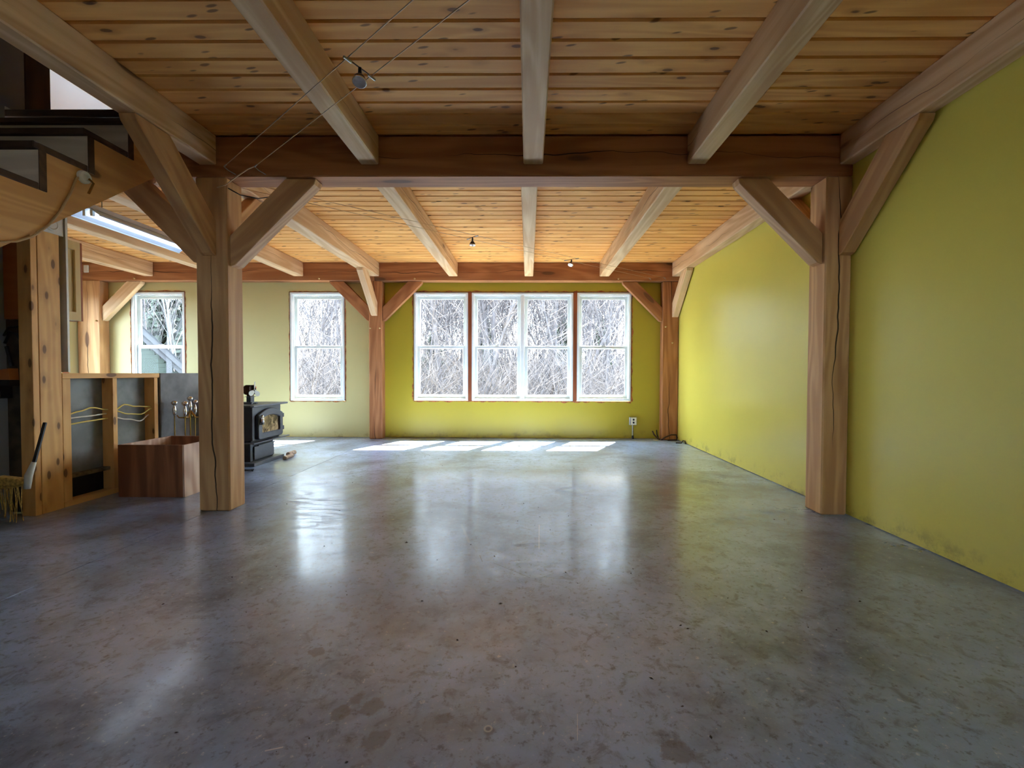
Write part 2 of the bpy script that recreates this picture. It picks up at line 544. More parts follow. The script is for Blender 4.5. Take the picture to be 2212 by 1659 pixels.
def brace(corner, out, nrm, Lo, Li, th, mat, label, shift=0.0, drop=0.0):
    """45 degree knee brace in the plane of `out` and +Z: from the post (below corner) to the beam (out from corner)"""
    c, out, nrm = Vector(corner), Vector(out).normalized(), Vector(nrm).normalized()
    xd = (out + Vector((0, 0, 1))).normalized()
    M = frame_matrix(c + nrm * shift, xd, Vector((0, 0, 1)) - out)
    Mi = M.inverted()
    e = 0.012
    pts = [(0, -Lo), (0.035, -Lo + 0.012), (Lo - 0.012, -0.035), (Lo, 0), (Li, 0), (Li - 0.02, -0.018), (0.018, -Li + 0.02), (0, -Li)]
    loc = [Mi @ (c + nrm * shift + out * s + Vector((0, 0, t))) for s, t in pts]
    mb = MB()
    n = len(loc)
    yv = th / 2
    vs_ = [(p.x, -yv, p.z) for p in loc] + [(p.x, yv, p.z) for p in loc]
    fs = [tuple(range(n)), tuple(range(2 * n - 1, n - 1, -1))] + [(i, n + i, n + (i + 1) % n, (i + 1) % n) for i in range(n)]
    o = mb.add(vs_, fs).build('knee_brace', mat, bevel=0.004)
    o.matrix_world = M
    return tag(o, label, 'brace')


def struct(o):
    return tag(o, kind='structure')


def peg(parent, p, axis):
    a = Vector(axis)
    o = MB().lathe([(0.011, 0), (0.011, 0.018), (0.008, 0.022)], p, 8, a).build('peg', W_CAB)
    child_of(o, parent)
    return o


# ------------------------------------------------------------------ main dimensions (metres)
XR = 2.161            # right wall
XL = -6.56            # left wall
YB = 6.484            # back wall
YF = -2.6             # wall behind the camera
ZC = 2.546            # underside of the ceiling boards
Y1 = 2.981            # front of the middle frame
ZT = 5.1              # upper storey ceiling

# ------------------------------------------------------------------ floor: two slabs with a saw cut between them
fl = MB().box(XL - 0.2, -2.192, YF - 0.2, YB + 0.15, -0.12, 0).box(-2.188, XR + 0.2, YF - 0.2, YB + 0.15, -0.12, 0)
fl.box(XL - 0.2, XR + 0.2, YF - 0.2, YB + 0.15, -0.2, -0.125)
struct(fl.build('floor', M_FLOOR))

# ------------------------------------------------------------------ walls
HOLES = [(-1.70, 1.51, 0.545, 2.152), (-3.533, -2.712, 0.536, 2.150), (-5.897, -5.088, 0.536, 2.152)]


def wall_y(name, x0, x1, y0, y1, z0, z1, holes, mat):
    mb = MB()
    hs_ = sorted([h for h in holes if h[0] > x0 - 0.01 and h[1] < x1 + 0.01])
    cx = x0
    for h in hs_:
        mb.box(cx, h[0], y0, y1, z0, z1)
        mb.box(h[0], h[1], y0, y1, z0, h[2])
        mb.box(h[0], h[1], y0, y1, h[3], z1)
        cx = h[1]
    mb.box(cx, x1, y0, y1, z0, z1)
    return struct(mb.build(name, mat))


def wall_x(name, x0, x1, y0, y1, z0, z1, holes, mat):
    mb = MB()
    cy_ = y0
    for h in sorted(holes):
        mb.box(x0, x1, cy_, h[0], z0, z1)
        mb.box(x0, x1, h[0], h[1], z0, h[2])
        mb.box(x0, x1, h[0], h[1], h[3], z1)
        cy_ = h[1]
    mb.box(x0, x1, cy_, y1, z0, z1)
    return struct(mb.build(name, mat))


wall_y('wall_back', -2.14, XR + 0.15, YB, YB + 0.16, 0.004, ZC, HOLES, P_GREEN_SHADE)
wall_y('wall_back_left', XL - 0.15, -2.14, YB, YB + 0.16, 0.004, ZC, HOLES, P_PALE)
wall_x('wall_right', XR, XR + 0.15, YF, YB, 0.006, ZC, [], P_GREEN)
wall_x('wall_left', XL - 0.15, XL, 3.05, YB, 0, ZC, [(4.2, 6.12, 0.6, 2.1)], P_PALE)
wall_y('wall_front', -3.45, XR + 0.15, YF - 0.15, YF, 0, ZT, [(-1.7, -1.1, 1.2, 2.1), (0.9, 1.7, 1.2, 2.1)], P_GREY)  # both openings added out of view to fill the near room
# stair side wall, cross wall between closet and kitchen, upper storey
struct(MB().box(-3.60, -3.45, YF, 2.898, 0, ZT).box(-3.60, -3.45, 2.898, 3.016, 2.70, ZT).build('wall_stair', P_GREY))
cw = struct(MB().box(XL, -3.29, 2.90, 3.02, 0, 2.27).build('wall_kitchen', P_PALE))
wall_y('wall_upper_back', XL - 0.15, XR + 0.15, 5.2, 5.3, 2.69, ZT, [], P_WHITE)
wall_x('wall_upper_left', XL - 0.15, XL, 2.86, 5.2, 2.55, ZT, [], P_WHITE)
wall_y('wall_upper_closet', XL - 0.15, -3.60, 2.86, 2.98, 2.69, ZT, [], P_GREY)
wall_x('wall_upper_right', XR, XR + 0.15, YF, 5.3, 2.55, ZT, [], P_WHITE)
cu = MB().box(XL - 0.2, XR + 0.2, YF - 0.2, 4.2, ZT, ZT + 0.12).box(XL - 0.2, XR + 0.2, 5.0, 5.4, ZT, ZT + 0.12)
cu.box(XL - 0.2, -5.4, 4.2, 5.0, ZT, ZT + 0.12).box(-5.4, -4.0, 4.2, 4.55, ZT, ZT + 0.12).box(-4.0, XR + 0.2, 4.2, 5.0, ZT, ZT + 0.12)  # gap left for the added skylight
struct(cu.build('ceiling_upper', P_WHITE))

# ------------------------------------------------------------------ ceiling boards, each its own plank, under the upper subfloor
ce = MB().box(-2.19, XR + 0.15, YF, 3.05, ZC + 0.030, ZC + 0.14).box(XL - 0.15, XR + 0.15, 3.05, YB + 0.16, ZC + 0.030, ZC + 0.14)
ceiling = struct(ce.build('ceiling', W_PLANK))
PW = 0.1195


def plank_mesh(L, name):
    g, c, t, hw = 0.0035, 0.0075, 0.030, PW / 2
    prof = [(-hw + g, 0.009), (-hw + g + c, 0.0), (hw - g - c, 0.0), (hw - g, 0.009), (hw - g, t), (-hw + g, t)]
    mb = MB().prism([(a, b) for a, b in prof], 'x', 0, L)
    me = bpy.data.meshes.new(name)
    me.from_pydata(mb.v, [], mb.f)
    bm = bmesh.new(); bm.from_mesh(me)
    bmesh.ops.recalc_face_normals(bm, faces=bm.faces)
    bm.to_mesh(me); bm.free()
    me.materials.append(W_PLANK)
    return me


pm_near = plank_mesh(XR - (-2.19), 'plank_near')
pm_far = plank_mesh(XR - XL, 'plank_far')


def plank(me, x, y):
    o = bpy.data.objects.new('plank', me)
    COL.objects.link(o)
    o.location = (x, y, ZC)
    o.parent = ceiling


yy = 2.859 + 0.0 - PW / 2 + PW
while yy > YF:
    plank(pm_near, -2.19, yy)
    yy -= PW
yy = 3.16 + PW * 0.40
while yy < 6.42:
    plank(pm_far, XL, yy)
    yy += PW

# ------------------------------------------------------------------ timber frame
def post(x0, x1, y0, y1, z1, mat, label, z0=0.0):
    o = timber('timber_post', ((x0 + x1) / 2, (y0 + y1) / 2, z0), ((x0 + x1) / 2, (y0 + y1) / 2, z1), y1 - y0, x1 - x0, (1, 0, 0), mat, label, 'post', bevel=0.009)
    return o


pL = post(-2.262, -2.048, Y1, 3.148, 2.275, W_POST, 'thick free-standing timber post with long cracks in front of the wood stove')
pR = post(1.985, XR - 0.002, Y1, 3.158, 2.275, W_POST, 'timber post against the right wall under the middle beam')
pBL = post(-2.308, -2.118, 6.340, YB - 0.002, 2.283, W_SHADED, 'timber post on the back wall between pale and bright green paint')
pBR = post(1.925, XR - 0.004, 6.360, YB - 0.002, 2.283, W_SHADED, 'knotty timber post in the far right corner by the loose cables')
pBC = post(-6.545, -6.215, 6.330, YB - 0.002, 2.283, W_POST, 'orange timber post in the far left kitchen corner')
pKL = post(XL + 0.003, -6.36, 3.03, 3.16, 2.275, W_POST, 'timber post at the left end of the middle beam in the kitchen')

bm_mid = timber('timber_beam', (XL, (Y1 + 3.161) / 2, (2.275 + ZC) / 2), (XR - 0.002, (Y1 + 3.161) / 2, (2.275 + ZC) / 2), 3.161 - Y1, ZC - 2.277, (0, 0, 1), W_SHADED,
                'heavy dark middle beam crossing the room on two front posts', 'beam')
bm_bkr = timber('timber_beam', (-2.214, 6.410, (2.283 + ZC) / 2), (XR - 0.002, 6.410, (2.283 + ZC) / 2), 0.144, ZC - 2.285, (0, 0, 1), W_SHADED,
                'reddish back wall beam with a long crack above the four windows', 'beam')
bm_bkl = timber('timber_beam', (XL + 0.002, 6.410, (2.283 + ZC) / 2), (-2.220, 6.410, (2.283 + ZC) / 2), 0.144, ZC - 2.285, (0, 0, 1), W_SHADED,
                'reddish back wall beam above the pale wall and its two single windows', 'beam')


def joist(x0, x1, y0, y1, zb, label, mat=None):
    return timber('ceiling_joist', ((x0 + x1) / 2, y0, (zb + ZC) / 2), ((x0 + x1) / 2, y1, (zb + ZC) / 2), x1 - x0, ZC - 0.001 - zb, (0, 0, 1), mat or W_TIMBER, label, 'joist')


YJ = Y1 - 0.003
joist(-1.131, -1.010, YF, YJ, 2.350, 'near ceiling joist behind the cable spotlight, first right of the stair girder')
joist(-0.039, 0.092, YF, YJ, 2.350, 'near ceiling joist running down the middle of the photo')
joist(1.053, 1.177, YF, YJ, 2.350, 'near ceiling joist with a dark knot, first left of the right wall girder')
gL = joist(-2.223, -2.107, YF, YJ, 2.350, 'near girder along the open stairwell over the stairs')
gR = joist(2.062, XR - 0.002, YF, YJ, 2.345, 'near girder along the top of the right green wall')
YK, YE = 3.164, 6.335
joist(-5.552, -5.424, YK, YE, 2.343, 'far ceiling joist nearest the left kitchen wall')
joist(-4.460, -4.330, YK, YE, 2.345, 'far ceiling joist just left of the fluorescent light')
joist(-3.388, -3.245, YK, YE, 2.345, 'far ceiling joist between the fluorescent light and the stove girder')
gFL = joist(-2.300, -2.150, YK, YE, 2.345, 'far girder from the cracked free-standing post to the back wall post')
joist(-1.150, -1.020, YK, YE, 2.345, 'far ceiling joist above the left window of the four')
joist(-0.062, 0.063, YK, YE, 2.345, 'far ceiling joist above the middle of the four windows')
joist(1.010, 1.148, YK, YE, 2.345, 'far ceiling joist above the right window of the four')
gFR = joist(2.045, XR - 0.002, YK, YE, 2.345, 'far girder along the top of the bright lit right wall')

LO, LI, BT = 0.575, 0.372, 0.095
g = 0.002
br = []
br.append(brace((-2.048 + g, Y1 + 0.075, 2.275 - g), (1, 0, 0), (0, 1, 0), LO + 0.02, LI + 0.015, BT, W_POST, 'knee brace rising right from the free-standing post to the middle beam'))
br.append(brace((1.985 - g, Y1 + 0.075, 2.275 - g), (-1, 0, 0), (0, 1, 0), LO, LI, BT, W_POST, 'knee brace rising left from the right wall post to the middle beam'))
br.append(brace((-2.262 - g, Y1 + 0.075, 2.275 - g), (-1, 0, 0), (0, 1, 0), LO, LI, BT, W_POST, 'dark knee brace left of the free-standing post in front of the fluorescent light'))
br.append(brace((-2.165, Y1 - g, 2.350 - g), (0, -1, 0), (1, 0, 0), LO + 0.03, LI, BT, W_POST, 'knee brace from the free-standing post towards the viewer under the stair girder'))
br.append(brace((2.112, Y1 - g, 2.345 - g), (0, -1, 0), (1, 0, 0), LO + 0.02, LI, 0.09, W_POST, 'knee brace from the right wall post towards the viewer along the green wall'))
br.append(brace((-2.225, 3.150 + g, 2.345 - g), (0, 1, 0), (1, 0, 0), LO, LI, 0.09, W_POST, 'knee brace seen just behind the free-standing post under the far girder'))
br.append(brace((2.105, 3.160 + g, 2.345 - g), (0, 1, 0), (1, 0, 0), LO, LI, 0.09, W_POST, 'knee brace behind the right wall post under the far wall girder'))
br.append(brace((-2.118 + g, 6.405, 2.283 - g), (1, 0, 0), (0, 1, 0), LO, LI, 0.08, W_SHADED, 'knee brace from the back wall post across the bright green corner beside the windows'))
br.append(brace((-2.308 - g, 6.405, 2.283 - g), (-1, 0, 0), (0, 1, 0), LO, LI, 0.08, W_SHADED, 'knee brace from the back wall post over the single window on the pale wall'))
br.append(brace((-2.222, 6.338, 2.345 - g), (0, -1, 0), (1, 0, 0), LO - 0.01, LI, 0.085, W_TIMBER, 'pale knee brace from the back wall post forward under the far girder'))
br.append(brace((1.925 - g, 6.410, 2.283 - g), (-1, 0, 0), (0, 1, 0), LO, LI, 0.08, W_SHADED, 'knee brace from the far right corner post over the rightmost window'))
br.append(brace((2.100, 6.358, 2.345 - g), (0, -1, 0), (1, 0, 0), LO, LI, 0.085, W_TIMBER, 'knee brace from the far right corner post forward along the green wall'))
br.append(brace((-6.215 + g, 6.405, 2.283 - g), (1, 0, 0), (0, 1, 0), LO, LI, 0.08, W_TIMBER, 'knee brace from the far left kitchen corner post to the back beam'))
# oak pegs that show as small dots
for x, z in ((-1.64, 2.312), (1.28, 2.312)): peg(bm_bkr, (x, 6.3385, z), (0, -1, 0))
for x, z in ((-3.02, 2.312), (-5.70, 2.312)): peg(bm_bkl, (x, 6.3385, z), (0, -1, 0))
for p, x, z in ((pBL, -2.282, 1.60), (pBL, -2.146, 1.60), (pBR, 1.962, 1.63), (pBR, 2.06, 1.40), (pBC, -6.47, 1.72), (pBC, -6.26, 1.70)): peg(p, (x, p.matrix_world.translation.y - 0.08, z), (0, -1, 0))
peg(pR, (1.986, 3.03, 1.815), (-1, 0, 0))

# ------------------------------------------------------------------ windows
def double_hung(win, x0, x1, z0, z1):
    fw = 0.030
    zm = z0 + (z1 - z0) * 0.497
    sx0, sx1 = x0 + fw, x1 - fw
    for up in (True, False):
        a0, a1 = (zm - 0.022, z1 - fw - 0.012) if up else (z0 + fw, zm + 0.022)
        ya, yb = (YB + 0.070, YB + 0.098) if up else (YB + 0.038, YB + 0.066)
        w = 0.047 if up else 0.050
        o_ = [(sx0, a0), (sx1, a0), (sx1, a1), (sx0, a1)]
        wb, wt = (0.044, w) if up else (w + 0.006, 0.040)
        i_ = [(sx0 + w, a0 + wb), (sx1 - w, a0 + wb), (sx1 - w, a1 - wt), (sx0 + w, a1 - wt)]
        sash = MB().ring(o_, i_, 'y', ya, yb).build('sash', M_SASH, win, bevel=0.004)
        MB().box(sx0 + w - 0.005, sx1 - w + 0.005, (ya + yb) / 2 - 0.003, (ya + yb) / 2 + 0.003, a0 + wb - 0.005, a1 - wt + 0.005).build('pane', M_GLASS, sash)
        if not up:
            xm = (sx0 + sx1) / 2
            MB().box(xm - 0.03, xm + 0.03, ya + 0.002, ya + 0.026, a1, a1 + 0.012).build('sash_lock', M_WHITE, sash)


def foam(win, x0, x1, z0, z1, sides='lrtb', amp=0.014):
    """ragged strip of old spray foam round the untrimmed opening"""
    mb = MB()
    def strip(p, q, out):
        p, q, out = Vector(p), Vector(q), Vector(out)
        n = max(8, int((q - p).length / 0.02))
        a, b = [], []
        for i in range(n + 1):
            c = p.lerp(q, i / n)
            k = 0.004 + abs(mnoise.noise(Vector((c.x * 9 + x0 * 7, c.z * 9, 1.7)))) * amp * 2.2
            a.append(c); b.append(c + out * k)
        for i in range(n):
            d = Vector((0, -0.006, 0))
            mb.add([a[i], a[i + 1], b[i + 1], b[i], a[i] + d, a[i + 1] + d, b[i + 1] + d * 0.5, b[i] + d * 0.5],
                   [(4, 5, 6, 7), (3, 2, 6, 7), (0, 3, 7, 4), (1, 2, 6, 5), (0, 1, 5, 4)])
    if 'l' in sides: strip((x0, YB, z0), (x0, YB, z1), (-1, 0, 0))
    if 'r' in sides: strip((x1, YB, z0), (x1, YB, z1), (1, 0, 0))
    if 't' in sides: strip((x0, YB, z1), (x1, YB, z1), (0, 0, 1))
    if 'b' in sides: strip((x0, YB, z0), (x1, YB, z0), (0, 0, -1))
    return mb.build('foam_edge', M_FOAM, win)


def window_unit(name, x0, x1, z0, z1, splits=()):
    win = thing(name, ((x0 + x1) / 2, YB, z0), None, None, kind='structure')
    fw = 0.030
    MB().ring([(x0, z0), (x1, z0), (x1, z1), (x0, z1)], [(x0 + fw, z0 + fw), (x1 - fw, z0 + fw), (x1 - fw, z1 - fw), (x0 + fw, z1 - fw)], 'y', YB - 0.008, YB + 0.115).build('window_frame', M_WHITE, win, bevel=0.004)
    MB().ring([(x0 + fw, z0 + fw), (x1 - fw, z0 + fw), (x1 - fw, z1 - fw), (x0 + fw, z1 - fw)],
              [(x0 + fw + 0.012, z0 + fw + 0.006), (x1 - fw - 0.012, z0 + fw + 0.006), (x1 - fw - 0.012, z1 - fw - 0.012), (x0 + fw + 0.012, z1 - fw - 0.012)], 'y', YB + 0.012, YB + 0.036).build('window_stop', M_WHITE, win)
    xs = [x0] + list(splits) + [x1]
    for s in splits:
        MB().box(s - 0.028, s + 0.028, YB - 0.004, YB + 0.112, z0 + fw, z1 - fw).build('mullion', M_WHITE, win, bevel=0.004)
    for i in range(len(xs) - 1):
        double_hung(win, xs[i], xs[i + 1], z0, z1)
    return win


w1 = window_unit('window_1', -1.690, -0.893, 0.552, 2.140)
w2 = window_unit('window_2', -0.838, 0.654, 0.552, 2.140, (-0.092,))
w3 = window_unit('window_3', 0.712, 1.502, 0.556, 2.142)
w4 = window_unit('window_4', -3.525, -2.720, 0.543, 2.142)
w5 = window_unit('window_5', -5.889, -5.096, 0.543, 2.144)
foam(w1, -1.700, -0.893, 0.546, 2.150, 'ltb')
foam(w2, -0.893, 0.712, 0.546, 2.150, 'tb')
foam(w3, 0.712, 1.510, 0.546, 2.150, 'rtb')
foam(w4, -3.533, -2.712, 0.537, 2.149, amp=0.010)
foam(w5, -5.897, -5.088, 0.537, 2.151, amp=0.010)
for nm, x0, x1 in (('trim_1', -0.892, -0.839), ('trim_2', 0.655, 0.711)):
    struct(MB().box(x0, x1, YB - 0.003, YB + 0.12, 0.546, 2.151).build(nm, W_MULL, bevel=0.003))
# left kitchen window and unseen windows added behind the viewer for daylight: frames with panes
def fixed_window(name, axis, a0, a1, z0, z1, p, q, split=1):
    win = thing(name, ((a0 + a1) / 2, (p + q) / 2, z0) if axis == 'y' else ((p + q) / 2, (a0 + a1) / 2, z0), None, None, kind='structure')
    MB().ring([(a0, z0), (a1, z0), (a1, z1), (a0, z1)], [(a0 + 0.05, z0 + 0.05), (a1 - 0.05, z0 + 0.05), (a1 - 0.05, z1 - 0.05), (a0 + 0.05, z1 - 0.05)], axis, p, q).build('window_frame', M_WHITE, win, bevel=0.004)
    m = (p + q) / 2
    for k in range(split):
        b0, b1 = a0 + (a1 - a0) * k / split, a0 + (a1 - a0) * (k + 1) / split
        mb = MB()
        if axis == 'y': mb.box(b0 + 0.03, b1 - 0.03, m - 0.003, m + 0.003, z0 + 0.04, z1 - 0.04)
        else: mb.box(m - 0.003, m + 0.003, b0 + 0.03, b1 - 0.03, z0 + 0.04, z1 - 0.04)
        mb.build('pane', M_GLASS, win)
        if k:
            mb = MB()
            if axis == 'y': mb.box(b0 - 0.03, b0 + 0.03, p, q, z0 + 0.05, z1 - 0.05)
            else: mb.box(p, q, b0 - 0.03, b0 + 0.03, z0 + 0.05, z1 - 0.05)
            mb.build('mullion', M_WHITE, win)
    return win


fixed_window('window_6', 'x', 4.205, 6.115, 0.605, 2.095, XL - 0.12, XL - 0.03, 2)  # beyond its jamb the opening is added, unseen, for kitchen daylight
fixed_window('window_added_8', 'y', -1.695, -1.105, 1.205, 2.095, YF - 0.12, YF - 0.03, 1)  # added unseen, lets fill daylight in on the stair side
fixed_window('window_added_9', 'y', 0.905, 1.695, 1.205, 2.095, YF - 0.12, YF - 0.03, 1)  # second added window, unseen, more daylight for the near room
sk = thing('window_added_7', (-4.7, 4.6, ZT), None, None, kind='structure')  # unseen skylight, added to brighten the white wall upstairs
MB().ring([(-5.4, 4.55), (-4.0, 4.55), (-4.0, 5.0), (-5.4, 5.0)], [(-5.34, 4.61), (-4.06, 4.61), (-4.06, 4.94), (-5.34, 4.94)], 'z', ZT + 0.0, ZT + 0.14).build('window_frame', M_WHITE, sk)
MB().box(-5.35, -4.05, 4.60, 4.95, ZT + 0.06, ZT + 0.066).build('pane', M_GLASS, sk)
struct(MB().box(XL, XL + 0.02, 6.125, 6.20, 0.5, 2.2).build('trim_3', M_FOAM))

# ------------------------------------------------------------------ stairs
RISE, RUN = 0.197, 0.246
SX0, SX1 = -3.22, -2.42
st = thing('staircase', (-2.86, 0.0, 0), 'open wooden staircase with sawtooth stringer climbing to the upper floor at left', 'stairs')
top_y, top_z = 2.695, 2.245
NS = 11
saw = []
for k in range(NS, -1, -1):
    y, z = top_y - RUN * k, top_z - RISE * k
    saw += [(y, max(z, 0)), (y, z + RISE)]
saw += [(2.935, top_z + RISE)]
low = [(2.935, 2.28), (2.002, 1.520), (0.16, 0.02), (0.14, 0)]
poly = saw + low
for x0 in (SX1 - 0.038, SX0):
    MB().prism(poly, 'x', x0, x0 + 0.038).build('stringer', W_STAIRY, st)
for k in range(NS, -1, -1):
    y, z = top_y - RUN * k, top_z - RISE * k
    MB().box(SX0, SX1, y - 0.034, y - 0.001, max(z, 0.001) + 0.001, z + RISE - 0.001).build('riser', W_RISER, st)
    MB().box(SX1 + 0.0002, SX1 + 0.005, y - 0.034, y - 0.001, max(z, 0.001) + 0.001, z + RISE - 0.001).build('riser_end_trim', W_TREAD, st)
    yb = y + RUN - 0.036 if k else 2.972
    MB().box(SX0 - 0.01, SX1 + 0.004, y - 0.058, yb, z + RISE + 0.001, z + RISE + 0.034).build('tread', W_TREAD, st, bevel=0.004)
MB().box(SX0, SX1, 2.938, 2.976, top_z + RISE + 0.036, 2.64).build('riser', W_RISER, st)
# landing edge over the beam and the post beside it
tag(MB().box(-3.60, -2.235, 2.93, 3.045, 2.645, 2.70).build('landing_board', W_TREAD, bevel=0.008), 'dark landing board at the head of the stairs', 'board')
post(-3.60, -3.452, 3.02, 3.19, ZT, W_TREAD, 'dark upper storey post beside the head of the stairs', z0=2.705)
timber('railing_board', (-3.28, 4.2, 2.70), (-3.55, 4.2, 3.22), 0.05, 0.12, (1, 0, 0.5), W_TIMBER, 'slanted pale board upstairs behind the stair landing', 'board')

# round ceramic holder on the stringer with a cord hanging from it
jh = thing('cord_holder', (SX1, 2.39, 2.0), 'round white socket fixed on the stair stringer', 'socket')
MB().lathe([(0.034, 0.0), (0.034, 0.012), (0.030, 0.020), (0.019, 0.022), (0.017, 0.012), (0.0, 0.012)], (SX1 + 0.0005, 2.385, 2.008), 18, (1, 0, 0)).build('ring', M_PLATE, jh, smooth=False)
MB().tube([(SX1 + 0.02, 2.40, 2.005), (SX1 + 0.035, 2.408, 1.985), (SX1 + 0.03, 2.385, 1.92)], 0.006, 6).build('pull_rod', M_BRASS, jh)
pts = []
for (y, z) in ((2.372, 2.005), (2.345, 1.985), (2.315, 1.90), (2.26, 1.78), (2.20, 1.685), (2.13, 1.61), (2.06, 1.565), (2.00, 1.545), (1.90, 1.50)):
    pts.append((SX1 + 0.007, y, z))
tag(MB().tube(pts, 0.0055, 6).build('cord', M_BEIGE, smooth=True), 'beige cord sagging along the side of the stairs', 'cord')

# ------------------------------------------------------------------ wall end, closet backing under the stairs
XH = -3.25
we = thing('wall_end_framing', (XH, 2.95, 0), 'bare stud end of the wall under the stairs, two tall upright boards', 'stud wall')
MB().box(XH - 0.089, XH, 2.852, 2.890, 0.0, 2.24).build('stud', W_STUDZ, we, bevel=0.002)
MB().box(XH - 0.036, XH + 0.001, 2.893, 3.030, 0.0, 2.27).build('stud', W_STUDZ, we, bevel=0.002)
tag(MB().box(-3.449, XH - 0.092, 2.868, 2.896, 1.30, 2.24).build('plywood_panel', W_PLYR), 'reddish plywood panel under the stairs at the left edge', 'panel')
tag(MB().box(-3.449, XH - 0.092, 2.876, 2.896, 0.02, 1.295).build('torn_drywall', M_DARKB), 'dark torn wallboard below the plywood under the stairs', 'panel')
sh = thing('closet_shelf', (-3.40, 2.84, 0.86), 'narrow dark shelf on the torn wallboard under the stairs', 'shelf')
MB().box(-3.449, -3.345, 2.80, 2.875, 0.862, 0.90).build('shelf_board', M_RUBBER, sh)
MB().box(-3.43, -3.415, 2.81, 2.875, 0.78, 0.862).build('bracket', M_RUBBER, sh)
tag(MB().prism([(-3.44, 0.9005), (-3.36, 0.9005), (-3.365, 0.975), (-3.43, 0.965)], 'y', 2.815, 2.868).build('box', W_PLYR), 'small orange box standing on the dark closet shelf', 'box')
tag(MB().tube([(-3.47 + 0.03, 2.86, 1.14), (-3.40, 2.858, 1.215), (-3.36, 2.86, 1.20), (-3.345, 2.865, 1.17)], 0.008, 6).build('cable', M_RUBBER, smooth=True), 'black cable arched over the wallboard, lower of two', 'cable')
tag(MB().tube([(-3.445, 2.86, 1.19), (-3.41, 2.858, 1.245), (-3.345, 2.86, 1.25)], 0.007, 6).build('cable', M_RUBBER, smooth=True), 'black cable arched over the wallboard, upper of two', 'cable')
tag(MB().tube([(-3.43, 2.86, 1.12), (-3.40, 2.862, 0.99)], 0.010, 6).build('steel_bar', M_RUBBER), 'short dark bar hanging on the wallboard under the stairs', 'bar')
# broom in the closet
bz = thing('broom', (-3.28, 2.70, 0.2), 'straw broom head lying in the dark under the stairs', 'broom')
MB().prism([(-3.44, 0.255), (-3.31, 0.300), (-3.17, 0.285), (-3.14, 0.262), (-3.17, 0.235), (-3.33, 0.215), (-3.44, 0.195)], 'y', 2.68, 2.74).build('bristle_block', M_BROOM, bz, bevel=0.008)
br_ = MB()
for i in range(40):
    x = -3.43 + i * 0.0065
    br_.tube([(x, 2.69 + random.random() * 0.04, 0.24), (x + random.uniform(-.01, .01), 2.69 + random.random() * 0.05, 0.0 + 0.10 * random.random())], 0.0022, 3)
tag(br_.build('bristles', M_BROOM, bz), kind='stuff')
MB().tube([(-3.14, 2.71, 0.22), (-3.135, 2.715, 0.30), (-3.115, 2.73, 0.385)], [0.016, 0.02, 0.012], 8).build('handle_socket', M_WWIRE, bz, smooth=True)
MB().tube([(-3.115, 2.73, 0.38), (-3.16, 2.838, 0.62)], 0.0105, 8).build('handle', M_RUBBER, bz)
# white board edge and round box above the wall end
wp = thing('junction_panel', (XH, 2.97, 1.88), 'white board with a round electric box high on the wall end under the stairs', 'panel')
MB().box(XH - 0.05, XH + 0.006, 2.90, 3.056, 1.895, 2.06).build('board', M_WWIRE, wp)
MB().lathe([(0.044, 0), (0.044, 0.008), (0.036, 0.014), (0.030, 0.010), (0.0, 0.010)], (XH + 0.0065, 2.975, 1.955), 20, (1, 0, 0)).build('round_box', M_PLATE, wp)
tag(MB().box(-3.62, XH + 0.016, 3.060, 3.074, 0.952, 2.06).build('drywall_sheet', M_WWIRE), 'tall sheet of drywall seen edge-on beside the bare studs', 'panel')

# ------------------------------------------------------------------ half wall of bare studs
hw = thing('half_wall', (XH, 3.7, 0), 'unfinished half wall with open stud bays beside the wood box', 'half wall')
ZH = 0.945
MB().box(XH - 0.09, XH, 3.034, 3.842, ZH - 0.038, ZH).build('top_plate', W_STUDY, hw, bevel=0.002)
MB().box(XH - 0.09, XH, 3.034, 4.325, 0.0, 0.038).build('bottom_plate', W_STUDY, hw, bevel=0.002)
for a, b in ((3.034, 3.090), (3.405, 3.443), (3.786, 3.824)):
    MB().box(XH - 0.089, XH - 0.001, a, b, 0.0385, ZH - 0.0385).build('stud', W_STUDZ, hw, bevel=0.002)
MB().box(XH - 0.104, XH - 0.091, 3.034, 4.325, 0.20, ZH - 0.003).build('cement_board', M_CEMENT, hw)
MB().box(XH - 0.110, XH - 0.0905, 3.034, 4.325, 0.001, 0.198).build('dark_backing', M_RUBBER, hw)
MB().box(XH - 0.085, XH - 0.03, 3.092, 3.404, 0.19, 0.215).build('blocking', M_DIRT, hw)
MB().box(XH - 0.085, XH - 0.03, 3.444, 3.785, 0.19, 0.215).build('blocking', M_DIRT, hw)
MB().box(XH - 0.012, XH + 0.004, 3.846, 4.325, 0.0385, ZH + 0.002).build('drywall_panel', M_DRYG, hw, bevel=0.002)
MB().box(XH - 0.09, XH - 0.013, 3.846, 4.325, ZH - 0.030, ZH).build('cap', W_STUDY, hw)


def sag(name, x, ys, zs, mat, label, r=0.0058):
    pts = []
    n = len(ys)
    for i in range(n - 1):
        for s in range(4):
            t = s / 4
            tt = t * t * (3 - 2 * t)
            pts.append((x + 0.004 * math.sin(i + t), ys[i] + (ys[i + 1] - ys[i]) * t, zs[i] + (zs[i + 1] - zs[i]) * tt))
    pts.append((x, ys[-1], zs[-1]))
    return tag(MB().tube(pts, r, 6).build(name, mat, smooth=True), label, 'cable', 'cables threaded through the studs')


